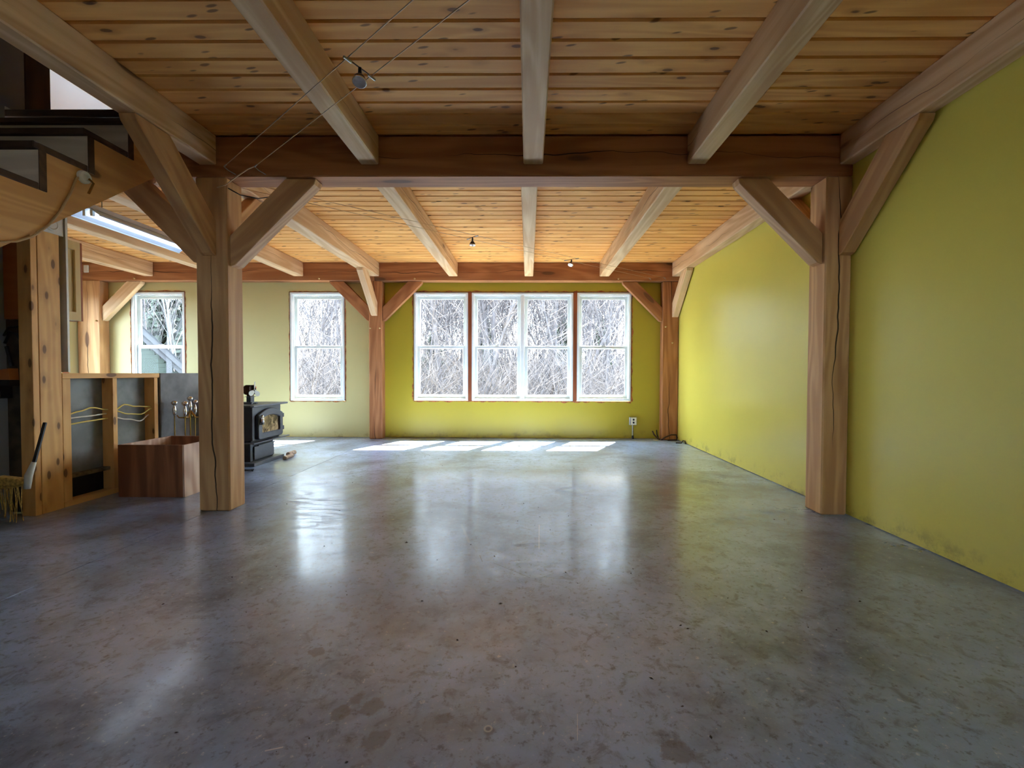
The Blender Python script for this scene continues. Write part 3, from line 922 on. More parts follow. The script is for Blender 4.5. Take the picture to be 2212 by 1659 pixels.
xw = XH - 0.045
sag('cable', xw, (3.089, 3.19, 3.27, 3.406), (0.645, 0.665, 0.685, 0.660), M_YWIRE, 'yellow cable in the left stud bay, topmost of three')
sag('cable', xw - 0.012, (3.089, 3.24, 3.406), (0.618, 0.622, 0.628), M_WWIRE, 'white cable in the left stud bay, between two yellow ones')
sag('cable', xw, (3.089, 3.24, 3.406), (0.575, 0.586, 0.592), M_YWIRE, 'yellow cable in the left stud bay, lowest of three')
sag('cable', xw + 0.005, (3.442, 3.54, 3.64, 3.787), (0.640, 0.690, 0.668, 0.655), M_YWIRE, 'yellow cable arching upward in the right stud bay')
sag('cable', xw + 0.016, (3.442, 3.56, 3.68, 3.787), (0.648, 0.612, 0.600, 0.640), M_YWIRE, 'yellow cable sagging in the right stud bay')
sag('cable', xw - 0.008, (3.442, 3.58, 3.70, 3.787), (0.598, 0.566, 0.540, 0.585), M_WWIRE, 'white cable sagging lowest in the right stud bay')

# ------------------------------------------------------------------ wall cabinet beyond the half wall
cb = thing('wall_cabinet', (-3.79, 3.27, 1.365), 'pale wooden wall cabinet with framed end panel beside the bare studs', 'cabinet')
MB().box(-3.95, -3.612, 3.078, 3.508, 1.365, 1.985).build('carcass', W_CAB, cb)
MB().ring([(3.078, 1.362), (3.512, 1.362), (3.512, 1.988), (3.078, 1.988)], [(3.13, 1.43), (3.470, 1.43), (3.470, 1.92), (3.13, 1.92)], 'x', -3.611, -3.595).build('panel_frame', W_CAB, cb, bevel=0.002)
MB().box(-3.95, -3.600, 3.514, 3.532, 1.362, 1.988).build('door', W_MULL, cb, bevel=0.002)

# ------------------------------------------------------------------ fluorescent shop light
sl = thing('shop_light', (-3.81, 4.33, 2.32), 'lit fluorescent shop light with white reflector hanging in the kitchen', 'light')
ya, yb = 3.76, 4.93
xc = -3.80
MB().prism([(xc - 0.045, 2.40), (xc + 0.045, 2.40), (xc + 0.045, 2.36), (xc - 0.045, 2.36)], 'y', ya, yb).build('ballast_box', M_LAMPH, sl, bevel=0.003)
MB().prism([(xc - 0.045, 2.358), (xc - 0.125, 2.300), (xc - 0.125, 2.290), (xc - 0.120, 2.290), (xc - 0.120, 2.298), (xc - 0.043, 2.353),
            (xc + 0.043, 2.353), (xc + 0.120, 2.298), (xc + 0.120, 2.290), (xc + 0.125, 2.290), (xc + 0.125, 2.300), (xc + 0.045, 2.358)], 'y', ya, yb).build('reflector', M_ALU, sl)
for s in (-0.032, 0.032):
    MB().tube([(xc + s, ya + 0.045, 2.322), (xc + s, yb - 0.045, 2.322)], 0.0125, 12).build('tube', M_TUBE, sl, smooth=False)
    for y in (ya + 0.02, yb - 0.042):
        MB().box(xc + s - 0.012, xc + s + 0.012, y, y + 0.022, 2.300, 2.352).build('socket', M_WHITE, sl)
for y in (ya + 0.15, yb - 0.15):
    MB().tube([(xc, y, 2.401), (xc, y, ZC - 0.001)], 0.004, 6).build('chain', M_STEEL, sl)

# ------------------------------------------------------------------ plywood box
bx = thing('wood_box', (-2.87, 3.55, 0), 'open plywood log box on the floor in front of the half wall', 'box')
b0, b1, c0, c1, hb = -3.125, -2.617, 3.305, 3.800, 0.40
MB().box(b0, b1 - 0.013, c0, c0 + 0.016, 0.001, hb).build('front_panel', W_PLYB, bx, bevel=0.001)
MB().box(b1 - 0.016, b1, c0 + 0.0005, c1, 0.001, hb).build('side_panel', W_PLYBY, bx, bevel=0.001)
MB().box(b0, b0 + 0.016, c0 + 0.0165, c1, 0.001, hb).build('side_panel', W_PLYBY, bx, bevel=0.001)
MB().box(b0 + 0.0165, b1 - 0.0165, c1 - 0.016, c1, 0.001, hb).build('back_panel', W_PLYB, bx, bevel=0.001)
MB().box(b0 + 0.0165, b1 - 0.0165, c0 + 0.0165, c1 - 0.0165, 0.004, 0.018).build('bottom_panel', W_PLYB, bx)

# ------------------------------------------------------------------ fireplace tools on a stand
tx, ty = -3.07, 3.955
ft = thing('tool_stand', (tx, ty, 0), 'chrome fireplace tool stand with curled arms behind the log box', 'tool stand')
MB().lathe([(0.10, 0), (0.10, 0.012), (0.03, 0.022), (0.02, 0.04)], (tx, ty, 0.001), 18).build('base', M_BLACK, ft)
MB().tube([(tx, ty, 0.035), (tx, ty, 0.66)], 0.0055, 8).build('rod', M_BRASS, ft)
MB().lathe([(0.006, 0), (0.014, 0.02), (0.016, 0.05), (0.010, 0.085), (0.006, 0.095), (0.016, 0.10), (0.023, 0.112), (0.022, 0.126), (0.010, 0.136)], (tx, ty, 0.60), 14).build('finial', M_CHROME, ft, smooth=True)
for a in (20, 110, 200, 290):
    ca, sa = math.cos(math.radians(a)), math.sin(math.radians(a))
    MB().tube([(tx + 0.005 * ca, ty + 0.005 * sa, 0.60), (tx + 0.04 * ca, ty + 0.04 * sa, 0.545), (tx + 0.085 * ca, ty + 0.085 * sa, 0.545), (tx + 0.10 * ca, ty + 0.10 * sa, 0.57)], [0.010, 0.008, 0.006, 0.005], 8).build('arm', M_BRASS, ft, smooth=True)
kinds = ((200, 'poker', 'chrome handled fire poker hanging left on the tool stand'), (290, 'hearth_brush', 'chrome handled hearth brush hanging nearest on the tool stand'),
         (20, 'ash_shovel', 'chrome handled ash shovel hanging right on the tool stand'), (110, 'fire_tongs', 'chrome handled tongs hanging behind on the tool stand'))
for a, nm, lb in kinds:
    ca, sa = math.cos(math.radians(a)), math.sin(math.radians(a))
    px, py = tx + 0.118 * ca, ty + 0.118 * sa
    tl = thing(nm, (px, py, 0.05), lb, 'fire tool', 'fireplace tools')
    MB().tube([(px, py, 0.14), (px, py, 0.57)], 0.0048, 8).build('shaft', M_BRASS, tl)
    MB().lathe([(0.007, 0), (0.013, 0.02), (0.015, 0.05), (0.009, 0.085), (0.006, 0.092), (0.016, 0.098), (0.024, 0.11), (0.023, 0.124), (0.010, 0.134)], (px, py, 0.565), 14).build('handle', M_CHROME, tl, smooth=True)
    if nm == 'ash_shovel': MB().box(px - 0.045, px + 0.045, py - 0.006, py + 0.006, 0.05, 0.15).build('blade', M_BRASS, tl, bevel=0.004)
    elif nm == 'hearth_brush': MB().lathe([(0.012, 0), (0.032, -0.02), (0.035, -0.09)], (px, py, 0.15), 10).build('brush_head', M_RUBBER, tl)
    elif nm == 'poker': MB().tube([(px, py, 0.145), (px, py, 0.06), (px + 0.02, py, 0.05), (px + 0.035, py, 0.075)], 0.0055, 6).build('hook', M_BRASS, tl)
    else: MB().tube([(px, py, 0.145), (px + 0.025, py, 0.10), (px + 0.01, py, 0.055)], 0.005, 6).tube([(px, py, 0.145), (px - 0.025, py, 0.10), (px - 0.01, py, 0.055)], 0.005, 6).build('jaws', M_BRASS, tl)

# ------------------------------------------------------------------ wood stove
sv = thing('wood_stove', (-3.05, 4.68, 0), 'black pedestal wood stove with arched glass door by the pale wall', 'stove')
F = -2.800
MB().box(-3.24, F, 4.420, 4.935, 0.255, 0.605).build('firebox', M_BLACK, sv, bevel=0.006)
MB().prism([(-3.245, 4.375), (F + 0.035, 4.335), (F + 0.055, 4.365), (F + 0.055, 4.985), (F + 0.03, 5.02), (-3.245, 4.975)], 'z', 0.606, 0.624).build('top_plate', M_BLACKTOP, sv, bevel=0.003)
MB().box(-3.20, F - 0.055, 4.470, 4.880, 0.036, 0.235).build('pedestal', M_BLACK, sv, bevel=0.004)
MB().box(F - 0.054, F - 0.040, 4.520, 4.870, 0.048, 0.185).build('ash_door', M_BLACKTOP, sv, bevel=0.003)
MB().box(F - 0.0395, F - 0.020, 4.560, 4.855, 0.186, 0.196).build('ash_door_pull', M_BLACKTOP, sv)
MB().prism([(4.36, 0.234), (5.02, 0.234), (5.02, 0.244), (4.36, 0.244)], 'x', F - 0.06, F + 0.055).build('ash_lip', M_BLACKTOP, sv, bevel=0.002)
MB().box(-3.235, F - 0.02, 4.425, 4.93, 0.2445, 0.2545).build('firebox_skirt', M_BLACK, sv)
MB().box(-3.235, F + 0.030, 4.40, 4.945, 0.001, 0.034).build('base_plate', M_BLACKTOP, sv, bevel=0.003)


def arch(y0, y1, z0, zs, za, n=12, r=0.03):
    """outline with rounded lower corners and a low arched head"""
    pts = []
    for k in range(5):
        a = math.pi + k * math.pi / 8
        pts.append((y0 + r + r * math.cos(a), z0 + r + r * math.sin(a)))
    for k in range(5):
        a = 1.5 * math.pi + k * math.pi / 8
        pts.append((y1 - r + r * math.cos(a), z0 + r + r * math.sin(a)))
    for k in range(n + 1):
        t = k / n
        pts.append((y1 + (y0 - y1) * t, zs + (za - zs) * math.sin(math.pi * t)))
    return pts


dr = MB().ring(arch(4.475, 4.925, 0.262, 0.515, 0.578), arch(4.545, 4.865, 0.325, 0.475, 0.505, r=0.015), 'x', F + 0.001, F + 0.032).build('door', M_BLACK, sv, bevel=0.006)
MB().prism(arch(4.540, 4.870, 0.320, 0.478, 0.508, r=0.015), 'x', F + 0.002, F + 0.014).build('glass', M_SOOT, dr)
MB().lathe([(0.008, 0), (0.018, 0.015), (0.016, 0.05), (0.012, 0.065), (0.016, 0.078), (0.006, 0.088)], (F + 0.052, 4.507, 0.430), 12).build('handle', M_CHROME, dr, smooth=True)
MB().box(F + 0.033, F + 0.066, 4.492, 4.522, 0.418, 0.430).build('latch', M_BLACK, dr)
for z in (0.455, 0.315):
    MB().box(F + 0.002, F + 0.028, 4.928, 4.955, z, z + 0.045).build('hinge', M_BLACK, sv, bevel=0.003)
gr = MB()
for i in range(4):
    gr.box(-3.24, -2.95, 4.40 + 0.0, 4.50, 0.632 + i * 0.0125, 0.639 + i * 0.0125)
gr.box(-3.22, -3.19, 4.42, 4.48, 0.6245, 0.68).box(-3.0, -2.97, 4.42, 4.48, 0.6245, 0.68)
gr.build('louvre', M_BLACK, sv)
tag(MB().prism([(-2.705, 0.001), (-2.66, 0.001), (-2.653, 0.025), (-2.68, 0.040), (-2.70, 0.03)], 'y', 4.79, 4.95).build('log', M_LOG, bevel=0.004), 'small split log on the floor beyond the stove base', 'log', 'logs beside the stove')
tag(MB().tube([(-2.735, 4.96, 0.026), (-2.735, 5.10, 0.026)], 0.025, 8).build('log', M_LOG), 'round stick of firewood behind the small split log', 'log', 'logs beside the stove')
tag(MB().tube([(-2.66, 4.20, 0.006), (-2.70, 4.24, 0.006), (-2.80, 4.25, 0.006), (-2.86, 4.22, 0.006), (-2.80, 4.17, 0.006), (-2.70, 4.17, 0.016), (-2.655, 4.21, 0.018)], 0.006, 6).build('cord', M_RUBBER, smooth=True), 'black cord coiled on the floor at the stove base', 'cord')

# heat powered stove fan on the stove top
fx, fy, fz = -2.93, 4.60, 0.6245
fan = thing('stove_fan', (fx, fy, fz), 'small stove-top fan with pale blades and dark finned body', 'fan')
MB().prism([(fy - 0.055, fz), (fy - 0.045, fz + 0.020), (fy + 0.045, fz + 0.020), (fy + 0.055, fz), (fy + 0.03, fz), (fy + 0.02, fz + 0.010), (fy - 0.02, fz + 0.010), (fy - 0.03, fz)], 'x', fx - 0.045, fx + 0.045).build('base', M_BLACK, fan)
MB().box(fx - 0.022, fx + 0.022, fy - 0.030, fy + 0.030, fz + 0.0205, fz + 0.075).build('neck', M_BLACK, fan)
MB().prism([(fy - 0.065, fz + 0.078), (fy - 0.02, fz + 0.072), (fy + 0.02, fz + 0.072), (fy + 0.065, fz + 0.078), (fy + 0.02, fz + 0.080), (fy - 0.02, fz + 0.080)], 'x', fx - 0.03, fx + 0.03).build('lower_fin', M_BLACK, fan)
fins = MB()
for i in range(7):
    s = -0.054 + i * 0.018
    hgt = 0.055 * math.sqrt(max(0.05, 1 - (s / 0.075) ** 2))
    fins.box(fx - 0.040, fx + 0.028, fy + s - 0.003, fy + s + 0.003, fz + 0.150 - hgt, fz + 0.150 + hgt * 0.9)
fins.box(fx - 0.005, fx + 0.006, fy - 0.058, fy + 0.058, fz + 0.115, fz + 0.185)
fins.box(fx - 0.02, fx + 0.02, fy - 0.028, fy + 0.028, fz + 0.080, fz + 0.12)
fins.build('heat_sink', M_BRONZE, fan)
hub = MB().lathe([(0.012, 0), (0.012, 0.018), (0.006, 0.024)], (fx + 0.030, fy + 0.005, fz + 0.140), 10, (1, 0, 0)).build('hub', M_FANB, fan)
for a in (85, 205, 325):
    t = math.radians(a)
    d = Vector((0, math.cos(t), math.sin(t)))
    e = Vector((0.35, -math.sin(t), math.cos(t))).normalized()
    c = Vector((fx + 0.042, fy + 0.005, fz + 0.140))
    out = []
    for k in range(14):
        q = 2 * math.pi * k / 14
        out.append(c + d * (0.052 + 0.046 * math.cos(q)) + e * 0.024 * math.sin(q) * (1.0 + 0.25 * math.cos(q)))
    n = len(out)
    th = d.cross(e).normalized() * 0.0012
    MB().add([p - th for p in out] + [p + th for p in out], [tuple(range(n)), tuple(range(2 * n - 1, n - 1, -1))] + [(i, n + i, n + (i + 1) % n, (i + 1) % n) for i in range(n)]).build('blade', M_FANB, fan)
MB().tube([(fx + 0.02, fy + 0.03, fz + 0.20), (fx + 0.03, fy + 0.05, fz + 0.165)], 0.007, 6).build('clip', M_ORANGE, fan)

# ------------------------------------------------------------------ cable lights
def wire(pts, label, r=0.0024):
    return tag(MB().tube(pts, r, 6).build('light_cable', M_CABLEM, smooth=True), label, 'cable')


A1, A2 = Vector((-2.025, 2.93, 2.318)), Vector((-1.821, 2.93, 2.318))
dirn = Vector((1.672, -1.375, -0.024))
B1, B2 = A1 + dirn * 2.2, A2 + dirn * 2.2
wire([A1, B1], 'thin low voltage cable under the near joists, left of the spotlight pair')
wire([A2, B2], 'thin low voltage cable under the near joists, right of the spotlight pair')
for p, lb in ((A1, 'left'), (A2, 'right')):
    an = thing('cable_anchor', (p.x, 2.98, p.z), 'small wire anchor on the middle beam holding the %s near cable' % lb, 'anchor')
    MB().tube([(p.x, p.y, p.z), (p.x + 0.01, 2.955, p.z - 0.012), (p.x + 0.045, 2.9795, p.z - 0.030)], 0.003, 6).build('hook', M_STEEL, an)
    MB().tube([p, p + dirn.normalized() * 0.045], 0.0045, 6).build('turnbuckle', M_STEEL, an)
tag(MB().tube([A2 + Vector((0, 0, 0.001)), (-1.87, 2.94, 2.308), (-1.96, 2.955, 2.262), (-2.04, 2.965, 2.213), (-2.10, 2.968, 2.196)], 0.0035, 6).build('cable_tail', M_CABLEM, smooth=True), 'loose cable tail drooping from the beam across the free-standing post', 'cable')
C1a, C1b = Vector((-2.10, 3.171, 2.285)), Vector((1.736, 6.320, 2.316))
C2a, C2b = Vector((-1.90, 3.171, 2.285)), Vector((1.947, 6.320, 2.323))
wire([C1a, C1a.lerp(C1b, .5) - Vector((0, 0, .006)), C1b], 'thin low voltage cable under the far joists, left of its pair', 0.0022)
wire([C2a, C2a.lerp(C2b, .5) - Vector((0, 0, .006)), C2b], 'thin low voltage cable under the far joists, right of its pair', 0.0022)
tag(MB().tube([(-2.045, 3.00, 2.205), (-2.03, 3.10, 2.200), (-1.95, 3.175, 2.205), (-1.85, 3.19, 2.225), (-1.74, 3.19, 2.262)], 0.0035, 6).build('cable_tail', M_RUBBER, smooth=True), 'dark feed wire curling round the free-standing post below the middle beam', 'cable')
for p, lb in ((C1b, 'left'), (C2b, 'right')):
    an = thing('cable_anchor', (p.x, 6.336, p.z), 'tiny wire anchor on the back beam holding the %s far cable' % lb, 'anchor')
    MB().tube([p, (p.x - 0.03, 6.325, p.z + 0.012), (p.x + 0.01, 6.337, p.z - 0.015)], 0.0035, 6).build('hook', M_STEEL, an)


def spot(p, q, tilt, label):
    """spotlight on a bar clamped between two cables at p and q"""
    p, q = Vector(p), Vector(q)
    m = (p + q) / 2
    s = thing('cable_spotlight', m, label, 'spotlight')
    d = (q - p).normalized()
    MB().tube([p - d * 0.015, q + d * 0.015], 0.003, 6).build('crossbar', M_BRONZE, s)
    for c in (p, q):
        MB().tube([c - d * 0.02 - Vector((0, 0, .004)), c + d * 0.02 - Vector((0, 0, .004))], 0.0055, 6).build('clamp', M_STEEL, s)
    dn = Vector(tilt).normalized()
    a = m + Vector((0, 0, -0.012))
    MB().tube([m, a, a + dn * 0.03], 0.008, 8).build('swivel', M_RUBBER, s)
    h = a + dn * 0.028
    MB().lathe([(0.010, 0), (0.016, 0.006), (0.026, 0.022), (0.030, 0.036), (0.030, 0.042), (0.026, 0.043), (0.024, 0.038)], h, 18, dn).build('lamp_head', M_BRONZE, s, smooth=True)
    MB().lathe([(0.0305, 0.036), (0.0312, 0.041), (0.028, 0.0445), (0.0245, 0.0435)], h, 18, dn).build('rim', M_CHROME, s, smooth=True)
    MB().lathe([(0.0235, 0.036), (0.0240, 0.040), (0.0, 0.0405)], h, 18, dn).build('lens', M_ALU, s)
    return s


u = 0.745
P1 = A1 + dirn * u
P2 = A2 + dirn * (u - 0.085)
spot(P1 - Vector((0, 0, .004)), P2 - Vector((0, 0, .004)), (0.10, -0.35, -1.0), 'bronze spotlight on the near cables in front of the left joist')


def on(a, b, y): return a + (b - a) * ((y - a.y) / (b.y - a.y))


spot(on(C1a, C1b, 4.40) - Vector((0, 0, .005)), on(C2a, C2b, 4.31) - Vector((0, 0, .005)), (0.0, -0.1, -1), 'small spotlight on the far cables near the middle of the ceiling')
spot(on(C1a, C1b, 5.255) - Vector((0, 0, .005)), on(C2a, C2b, 5.19) - Vector((0, 0, .005)), (-0.25, -0.45, -1), 'small spotlight on the far cables above the third window')

# ------------------------------------------------------------------ outlet and loose cables at the back right
ol = thing('wall_outlet', (1.53, YB, 0.27), 'surface mounted double outlet with metal conduit under the rightmost window', 'outlet')
MB().box(1.482, 1.588, YB - 0.045, YB - 0.0005, 0.205, 0.322).build('box', M_STEEL, ol, bevel=0.004)
MB().box(1.500, 1.580, YB - 0.049, YB - 0.0455, 0.209, 0.318).build('cover_plate', M_PLATE, ol, bevel=0.001)
for z in (0.242, 0.285):
    MB().lathe([(0.015, 0), (0.014, 0.003), (0.0, 0.003)], (1.540, YB - 0.0492, z), 12, (0, -1, 0)).build('socket', M_RUBBER, ol)
MB().tube([(1.535, YB - 0.016, 0.0), (1.535, YB - 0.016, 0.204)], 0.0105, 10).build('conduit', M_STEEL, ol)
MB().lathe([(0.02, 0), (0.016, 0.02), (0.012, 0.05)], (1.535, YB - 0.020, 0.001), 10).build('boot', M_RUBBER, ol)
for pts, r, lb in (([(1.80, 6.38, 0.13), (1.82, 6.37, 0.08), (1.875, 6.35, 0.02), (1.90, 6.34, 0.012)], 0.011, 'brown offcut of cable leaning in the far right corner, left of the post'),
                   ([(1.865, 6.40, 0.14), (1.868, 6.39, 0.08), (1.885, 6.37, 0.013)], 0.009, 'dark cable end standing against the far right corner post'),
                   ([(1.905, 6.30, 0.012), (1.96, 6.29, 0.05), (2.04, 6.29, 0.085), (2.115, 6.30, 0.085), (2.13, 6.30, 0.04), (2.12, 6.29, 0.012), (1.99, 6.28, 0.012)], 0.011, 'brown cable loop lying before the far right corner post'),
                   ([(2.03, 6.05, 0.008), (2.10, 6.03, 0.01), (2.125, 6.04, 0.04), (2.145, 6.02, 0.035), (2.145, 5.99, 0.008)], 0.009, 'short black cable end on the floor by the right wall')):
    tag(MB().tube(pts, r, 6).build('cable', M_BRONZE if 'brown' in lb else M_RUBBER, smooth=True), lb, 'cable')
tag(MB().lathe([(0.035, 0), (0.036, 0.004), (0.0, 0.006)], (1.83, 6.33, 0.001), 12).build('paint_lid', M_PLATE), 'pale disc on the floor left of the far right corner post', 'disc')

tag(MB().prism([(-6.43, 2.395), (-6.36, 2.395), (-6.36, 2.50), (-6.43, 2.50)], 'y', 6.318, 6.336).build('sensor_box', M_PLATE, bevel=0.006), 'small white box on the back beam in the far left kitchen corner', 'box')
# ------------------------------------------------------------------ crumbs and grit on the floor
cr = MB()
for i in range(150):
    y = random.uniform(1.0, 5.2)
    x = random.uniform(-2.0, 1.9) * min(1, 0.4 + y / 5)
    s = random.uniform(0.0012, 0.0042)
    a = random.uniform(0, 3.1)
    ca, sa = math.cos(a) * s, math.sin(a) * s
    k = random.uniform(1, 2.6)
    cr.add([(x - ca * k, y - sa * k, 0.0004), (x + sa, y - ca, 0.0004), (x + ca * k, y + sa * k, 0.0004), (x - sa, y + ca, 0.0004), (x, y, s * 1.1)],
           [(0, 1, 4), (1, 2, 4), (2, 3, 4), (3, 0, 4), (0, 3, 2, 1)])
tag(cr.build('floor_crumbs', M_DEBRIS), 'dark crumbs and grit scattered over the concrete floor', 'debris', kind='stuff')

# ------------------------------------------------------------------ outdoors
gm = MB()
NX, NY = 40, 30
for j in range(NY + 1):
    for i in range(NX + 1):
        x, y = -60 + 120 * i / NX, 6.7 + 83.3 * j / NY
        z = -0.45 + 0.25 * mnoise.noise(Vector((x * 0.15, y * 0.15, 3))) + max(0, y - 22) * 0.07
        gm.v.append((x, y, z))
for j in range(NY):
    for i in range(NX):
        a = j * (NX + 1) + i
        gm.f.append((a, a + 1, a + NX + 2, a + NX + 1))
gm.box(-60, 60, -40, 6.69, -0.6, -0.45)
struct(gm.build('ground', M_LITTER))


def ground_z(x, y):
    return -0.45 + 0.25 * mnoise.noise(Vector((x * 0.15, y * 0.15, 3))) + max(0, y - 22) * 0.07 - 0.05


def grow(mb, rng, p, d, L, r, depth):
    n = 3
    pts, rs = [p], [r]
    q = p
    for i in range(n):
        d = (d + Vector((rng.uniform(-.13, .13), rng.uniform(-.13, .13), 0.05))).normalized()
        q = q + d * (L / n)
        pts.append(q)
        rs.append(r * (1 - 0.6 * (i + 1) / n))
    rs = [max(k, 0.010) for k in rs]
    mb.tube(pts, rs, 4 if depth < 2 else 3, cap=False)
    if depth >= 3: return
    for i in range(rng.randint(4, 6) if depth == 0 else rng.randint(3, 4)):
        t = rng.uniform(0.3, 1.0)
        k = min(n - 1, int(t * n))
        s = pts[k].lerp(pts[k + 1], t * n - k)
        a = rng.uniform(0, 2 * math.pi)
        side = Vector((math.cos(a), math.sin(a), rng.uniform(0.3, 1.1))).normalized()
        grow(mb, rng, s, (d * 0.7 + side * 0.75).normalized(), L * rng.uniform(0.38, 0.58), r * 0.42 * (1.15 - 0.5 * t), depth + 1)


def tree_mesh(seed, h, r, mat, multi=1):
    rng = random.Random(seed)
    mb = MB()
    for m in range(multi):
        d = Vector((rng.uniform(-.12, .12) * multi, rng.uniform(-.1, .1), 1)).normalized()
        grow(mb, rng, Vector((rng.uniform(-.2, .2) * (multi - 1), rng.uniform(-.2, .2) * (multi - 1), 0)), d, h, r, 0)
    me = bpy.data.meshes.new('bare_tree')
    me.from_pydata([tuple(v) for v in mb.v], [], mb.f)
    me.materials.append(mat)
    return me


TM = [tree_mesh(11, 9, .075, M_BARK), tree_mesh(12, 8, .055, M_BARK, 2), tree_mesh(13, 10, .09, M_BARK), tree_mesh(14, 7, .045, M_BARK, 3),
      tree_mesh(15, 8, .06, M_BARK), tree_mesh(16, 6.5, .04, M_BARK, 4), tree_mesh(17, 5.0, .035, M_BARK, 5), tree_mesh(18, 9, .06, M_BARK, 2)]
TB = [tree_mesh(21, 7.5, .055, M_BIRCH), tree_mesh(22, 7, .045, M_BIRCH, 2)]


def tree(me, x, y, rz, s, label, group, name='bare_tree'):
    o = bpy.data.objects.new(name, me)
    COL.objects.link(o)
    o.location = (x, y, ground_z(x, y))
    o.rotation_euler = (0, 0, rz)
    o.scale = (s, s, s)
    return tag(o, label, 'tree', group)


rt = random.Random(5)
VIEWS = ((-.258, -.136, 'the leftmost window of the four', 24), (-.127, -.015, 'the second window of the four', 24), (-.013, .098, 'the third window of the four', 24),
         (.108, .229, 'the rightmost window of the four', 26), (-.537, -.415, 'the single window on the pale wall', 22), (-.880, -.70, 'the kitchen window at far left', 14))
for lo, hi, lab, n in VIEWS:
    for i in range(n):
        y = 13 + 30 * ((i + 0.5) / n) ** 1.15 + rt.uniform(-1, 1)
        if lo < -.6: y = max(y, 24)
        x = y * (lo + (hi - lo) * ((i * 0.618 + rt.uniform(-.08, .08)) % 1.0))
        tree(TM[rt.randrange(8)], x, y, rt.uniform(0, 6.28), rt.uniform(0.75, 1.2), 'bare grey tree in the leafless woods outside ' + lab, 'bare trees outside ' + lab)
for i, (x, y, k) in enumerate(((-17.2, 21.0, 0), (-16.3, 20.6, 0), (-18.4, 22.6, 1))):
    tree(TB[k], x, y, i * 1.7, 1.0, 'white barked birch outside the left kitchen window', 'birches by the left window', 'birch_tree')
# brush between the trunks
th_ = MB()
rb = random.Random(9)
for i in range(24000):
    y = 10 + 28 * rb.random() ** 1.1
    x = rb.uniform(-0.95 * y, 0.34 * y)
    if y < 22 and x < -0.58 * y: continue
    if x < -0.58 * y and y < 24: continue
    hmax = 1.6 if i < 13000 else 7.5
    z = ground_z(x, y) + rb.random() ** (1.5 if i < 13000 else 1.0) * hmax
    L = rb.uniform(0.5, 1.7)
    d = Vector((rb.uniform(-.75, .75), rb.uniform(-.4, .4), rb.uniform(0.15, 1.0))).normalized()
    p = Vector((x, y, z))
    m = p + d * L * 0.5 + Vector((rb.uniform(-.1, .1), 0, rb.uniform(-.07, .07)))
    k = y / 20
    th_.tube([p, m, p + d * L], [0.013 * k, 0.010 * k, 0.005 * k], 3, cap=False)
tag(th_.build('brush_thicket', M_TWIG), 'tangle of bare brush and saplings filling the view outside', 'brush', kind='stuff')
# evergreens behind
def fir_mesh(seed):
    rng = random.Random(seed)
    mb = MB().tube([(0, 0, 0), (0, 0, 4.0)], [0.09, 0.02], 6)
    for i in range(800):
        h = rng.uniform(0.3, 4.0)
        R = (4.15 - h) * 0.36
        a = rng.uniform(0, 6.283)
        d = Vector((math.cos(a), math.sin(a), -0.18))
        s = Vector((-math.sin(a), math.cos(a), 0))
        p0 = Vector((0, 0, h)) + d * R * 0.1
        p1 = Vector((0, 0, h)) + d * R * rng.uniform(0.7, 1.05)
        w = 0.10 + 0.05 * R
        mb.add([p0 + s * w * .3, p0 - s * w * .3, p1 - s * w * .5 + Vector((0, 0, -.05)), p1 + Vector((0, 0, .02)), p1 + s * w * .5 + Vector((0, 0, -.05)), (p0 + p1) / 2 + Vector((0, 0, 0.06))],
               [(0, 1, 5), (1, 2, 5), (2, 3, 5), (3, 4, 5), (4, 0, 5)])
    me = bpy.data.meshes.new('evergreen')
    me.from_pydata([tuple(v) for v in mb.v], [], mb.f)
    me.materials.append(M_FIR)
    return me


FM = fir_mesh(3)
for x, y, s, lb in ((-9.6, 24, 1.1, 'bushy evergreen seen in the upper half of the single window on the pale wall'), (-2.6, 27, 1.15, 'bushy evergreen seen in the second window of the four'),
                    (2.0, 26, 1.2, 'bushy evergreen seen in the third window of the four'), (4.4, 27, 1.2, 'bushy evergreen seen in the rightmost window'),
                    (-5.2, 24, 1.0, 'bushy evergreen seen in the leftmost window of the four')):
    tree(FM, x, y, x, s, lb, None, 'evergreen_tree')

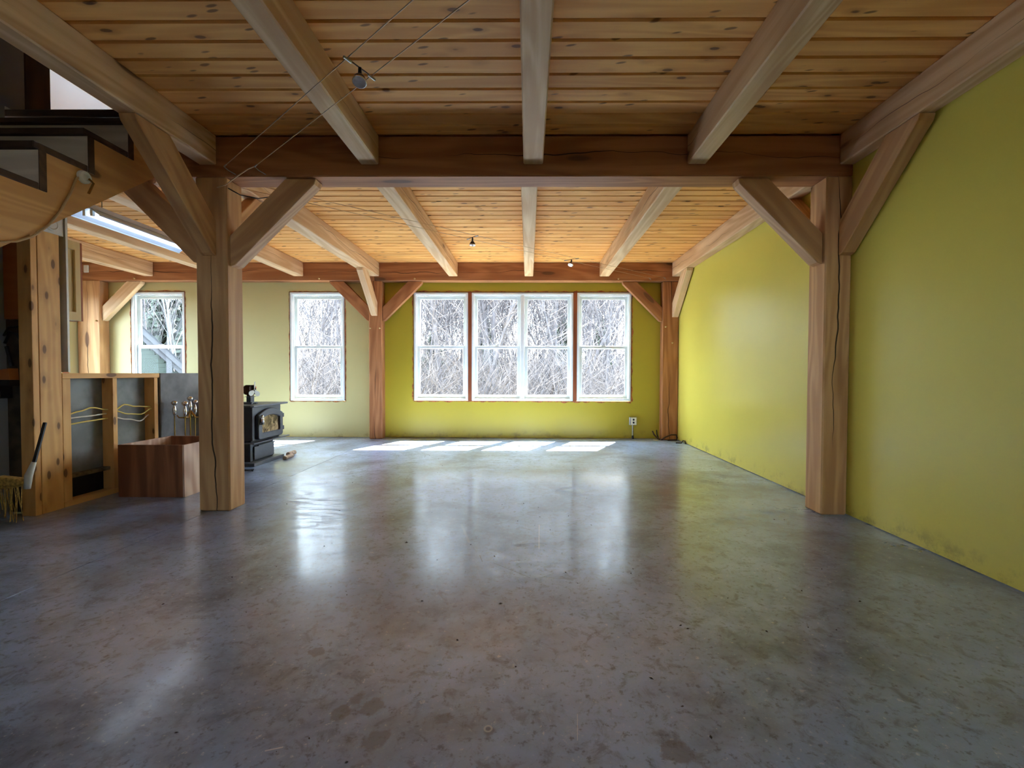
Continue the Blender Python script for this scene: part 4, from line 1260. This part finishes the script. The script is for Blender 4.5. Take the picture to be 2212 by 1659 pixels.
# neighbouring gabled building in the left window
hb_ = thing('outbuilding', (-13.4, 16.2, -0.45), 'sage sided outbuilding with pale rake board outside the left kitchen window', 'building')
OX, OY = -13.4, 16.2
hb_.rotation_euler = (0, 0, 0.72)
ap, ev = (-4.5, 6.94), (1.5, 0.07)          # apex and eave of the gable, along the wall and up
sl_ = (ap[1] - ev[1]) / (ev[0] - ap[0])
zb = -0.7
while zb < ap[1] - 1.0:
    xr = min(ev[0] - 0.45, ap[0] + (ap[1] - 0.42 - zb - 0.155) / sl_)
    xl = 2 * ap[0] - xr
    MB().prism([(OY + 0.30, zb), (OY + 0.278, zb), (OY + 0.296, zb + 0.155), (OY + 0.30, zb + 0.155)], 'x', OX + xl, OX + xr).build('clapboard', M_SIDING, hb_)
    zb += 0.155
for sg in (1, -1):
    f_ = lambda px: OX + ap[0] + (px - ap[0]) * sg
    MB().prism([(f_(ap[0]), ap[1]), (f_(ev[0]), ev[1]), (f_(ev[0]), ev[1] - 0.24), (f_(ap[0]), ap[1] - 0.24)], 'y', OY - 0.02, OY + 0.03).build('rake_board', M_TRIMW, hb_)
    MB().prism([(f_(ap[0]), ap[1] - 0.20), (f_(ev[0]), ev[1] - 0.20), (f_(ev[0]), ev[1] - 0.46), (f_(ap[0]), ap[1] - 0.46)], 'y', OY + 0.10, OY + 0.26).build('frieze_board', M_TRIMW, hb_)
    MB().prism([(f_(ap[0]), ap[1] + 0.06), (f_(ev[0] + 0.1), ev[1] - 0.055), (f_(ev[0] + 0.1), ev[1] - 0.113), (f_(ap[0]), ap[1] + 0.002)], 'y', OY - 0.06, OY + 6.0).build('roof', M_ROOF, hb_)
MB().prism([(OX + ap[0], ap[1] - 0.5), (OX + ev[0] - 0.5, ev[1] - 0.05), (OX + ev[0] - 0.5, -0.8), (OX + 2 * ap[0] - ev[0] + 0.5, -0.8), (OX + 2 * ap[0] - ev[0] + 0.5, ev[1] - 0.05)], 'y', OY + 0.305, OY + 5.5).build('wall', M_SIDING, hb_)
MB().box(OX - 0.03, OX + 0.14, OY + 0.04, OY + 0.20, -0.8, 1.45).build('porch_post', M_TRIMW, hb_)
MB().box(OX + 2 * ap[0] - ev[0], OX + ev[0] - 0.4, OY + 0.20, OY + 0.277, 0.72, 0.92).build('skirt_board', M_TRIMW, hb_)
# wooded bank behind the outbuilding
for i in range(11):
    tree(FM, -26.5 + i * 0.85, 26.0 + (i % 3) * 2.0, i * 1.3, 1.9 + 0.3 * ((i * 2) % 3), 'tall pale evergreen on the bank behind the outbuilding', 'evergreens behind the outbuilding', 'evergreen_tree')
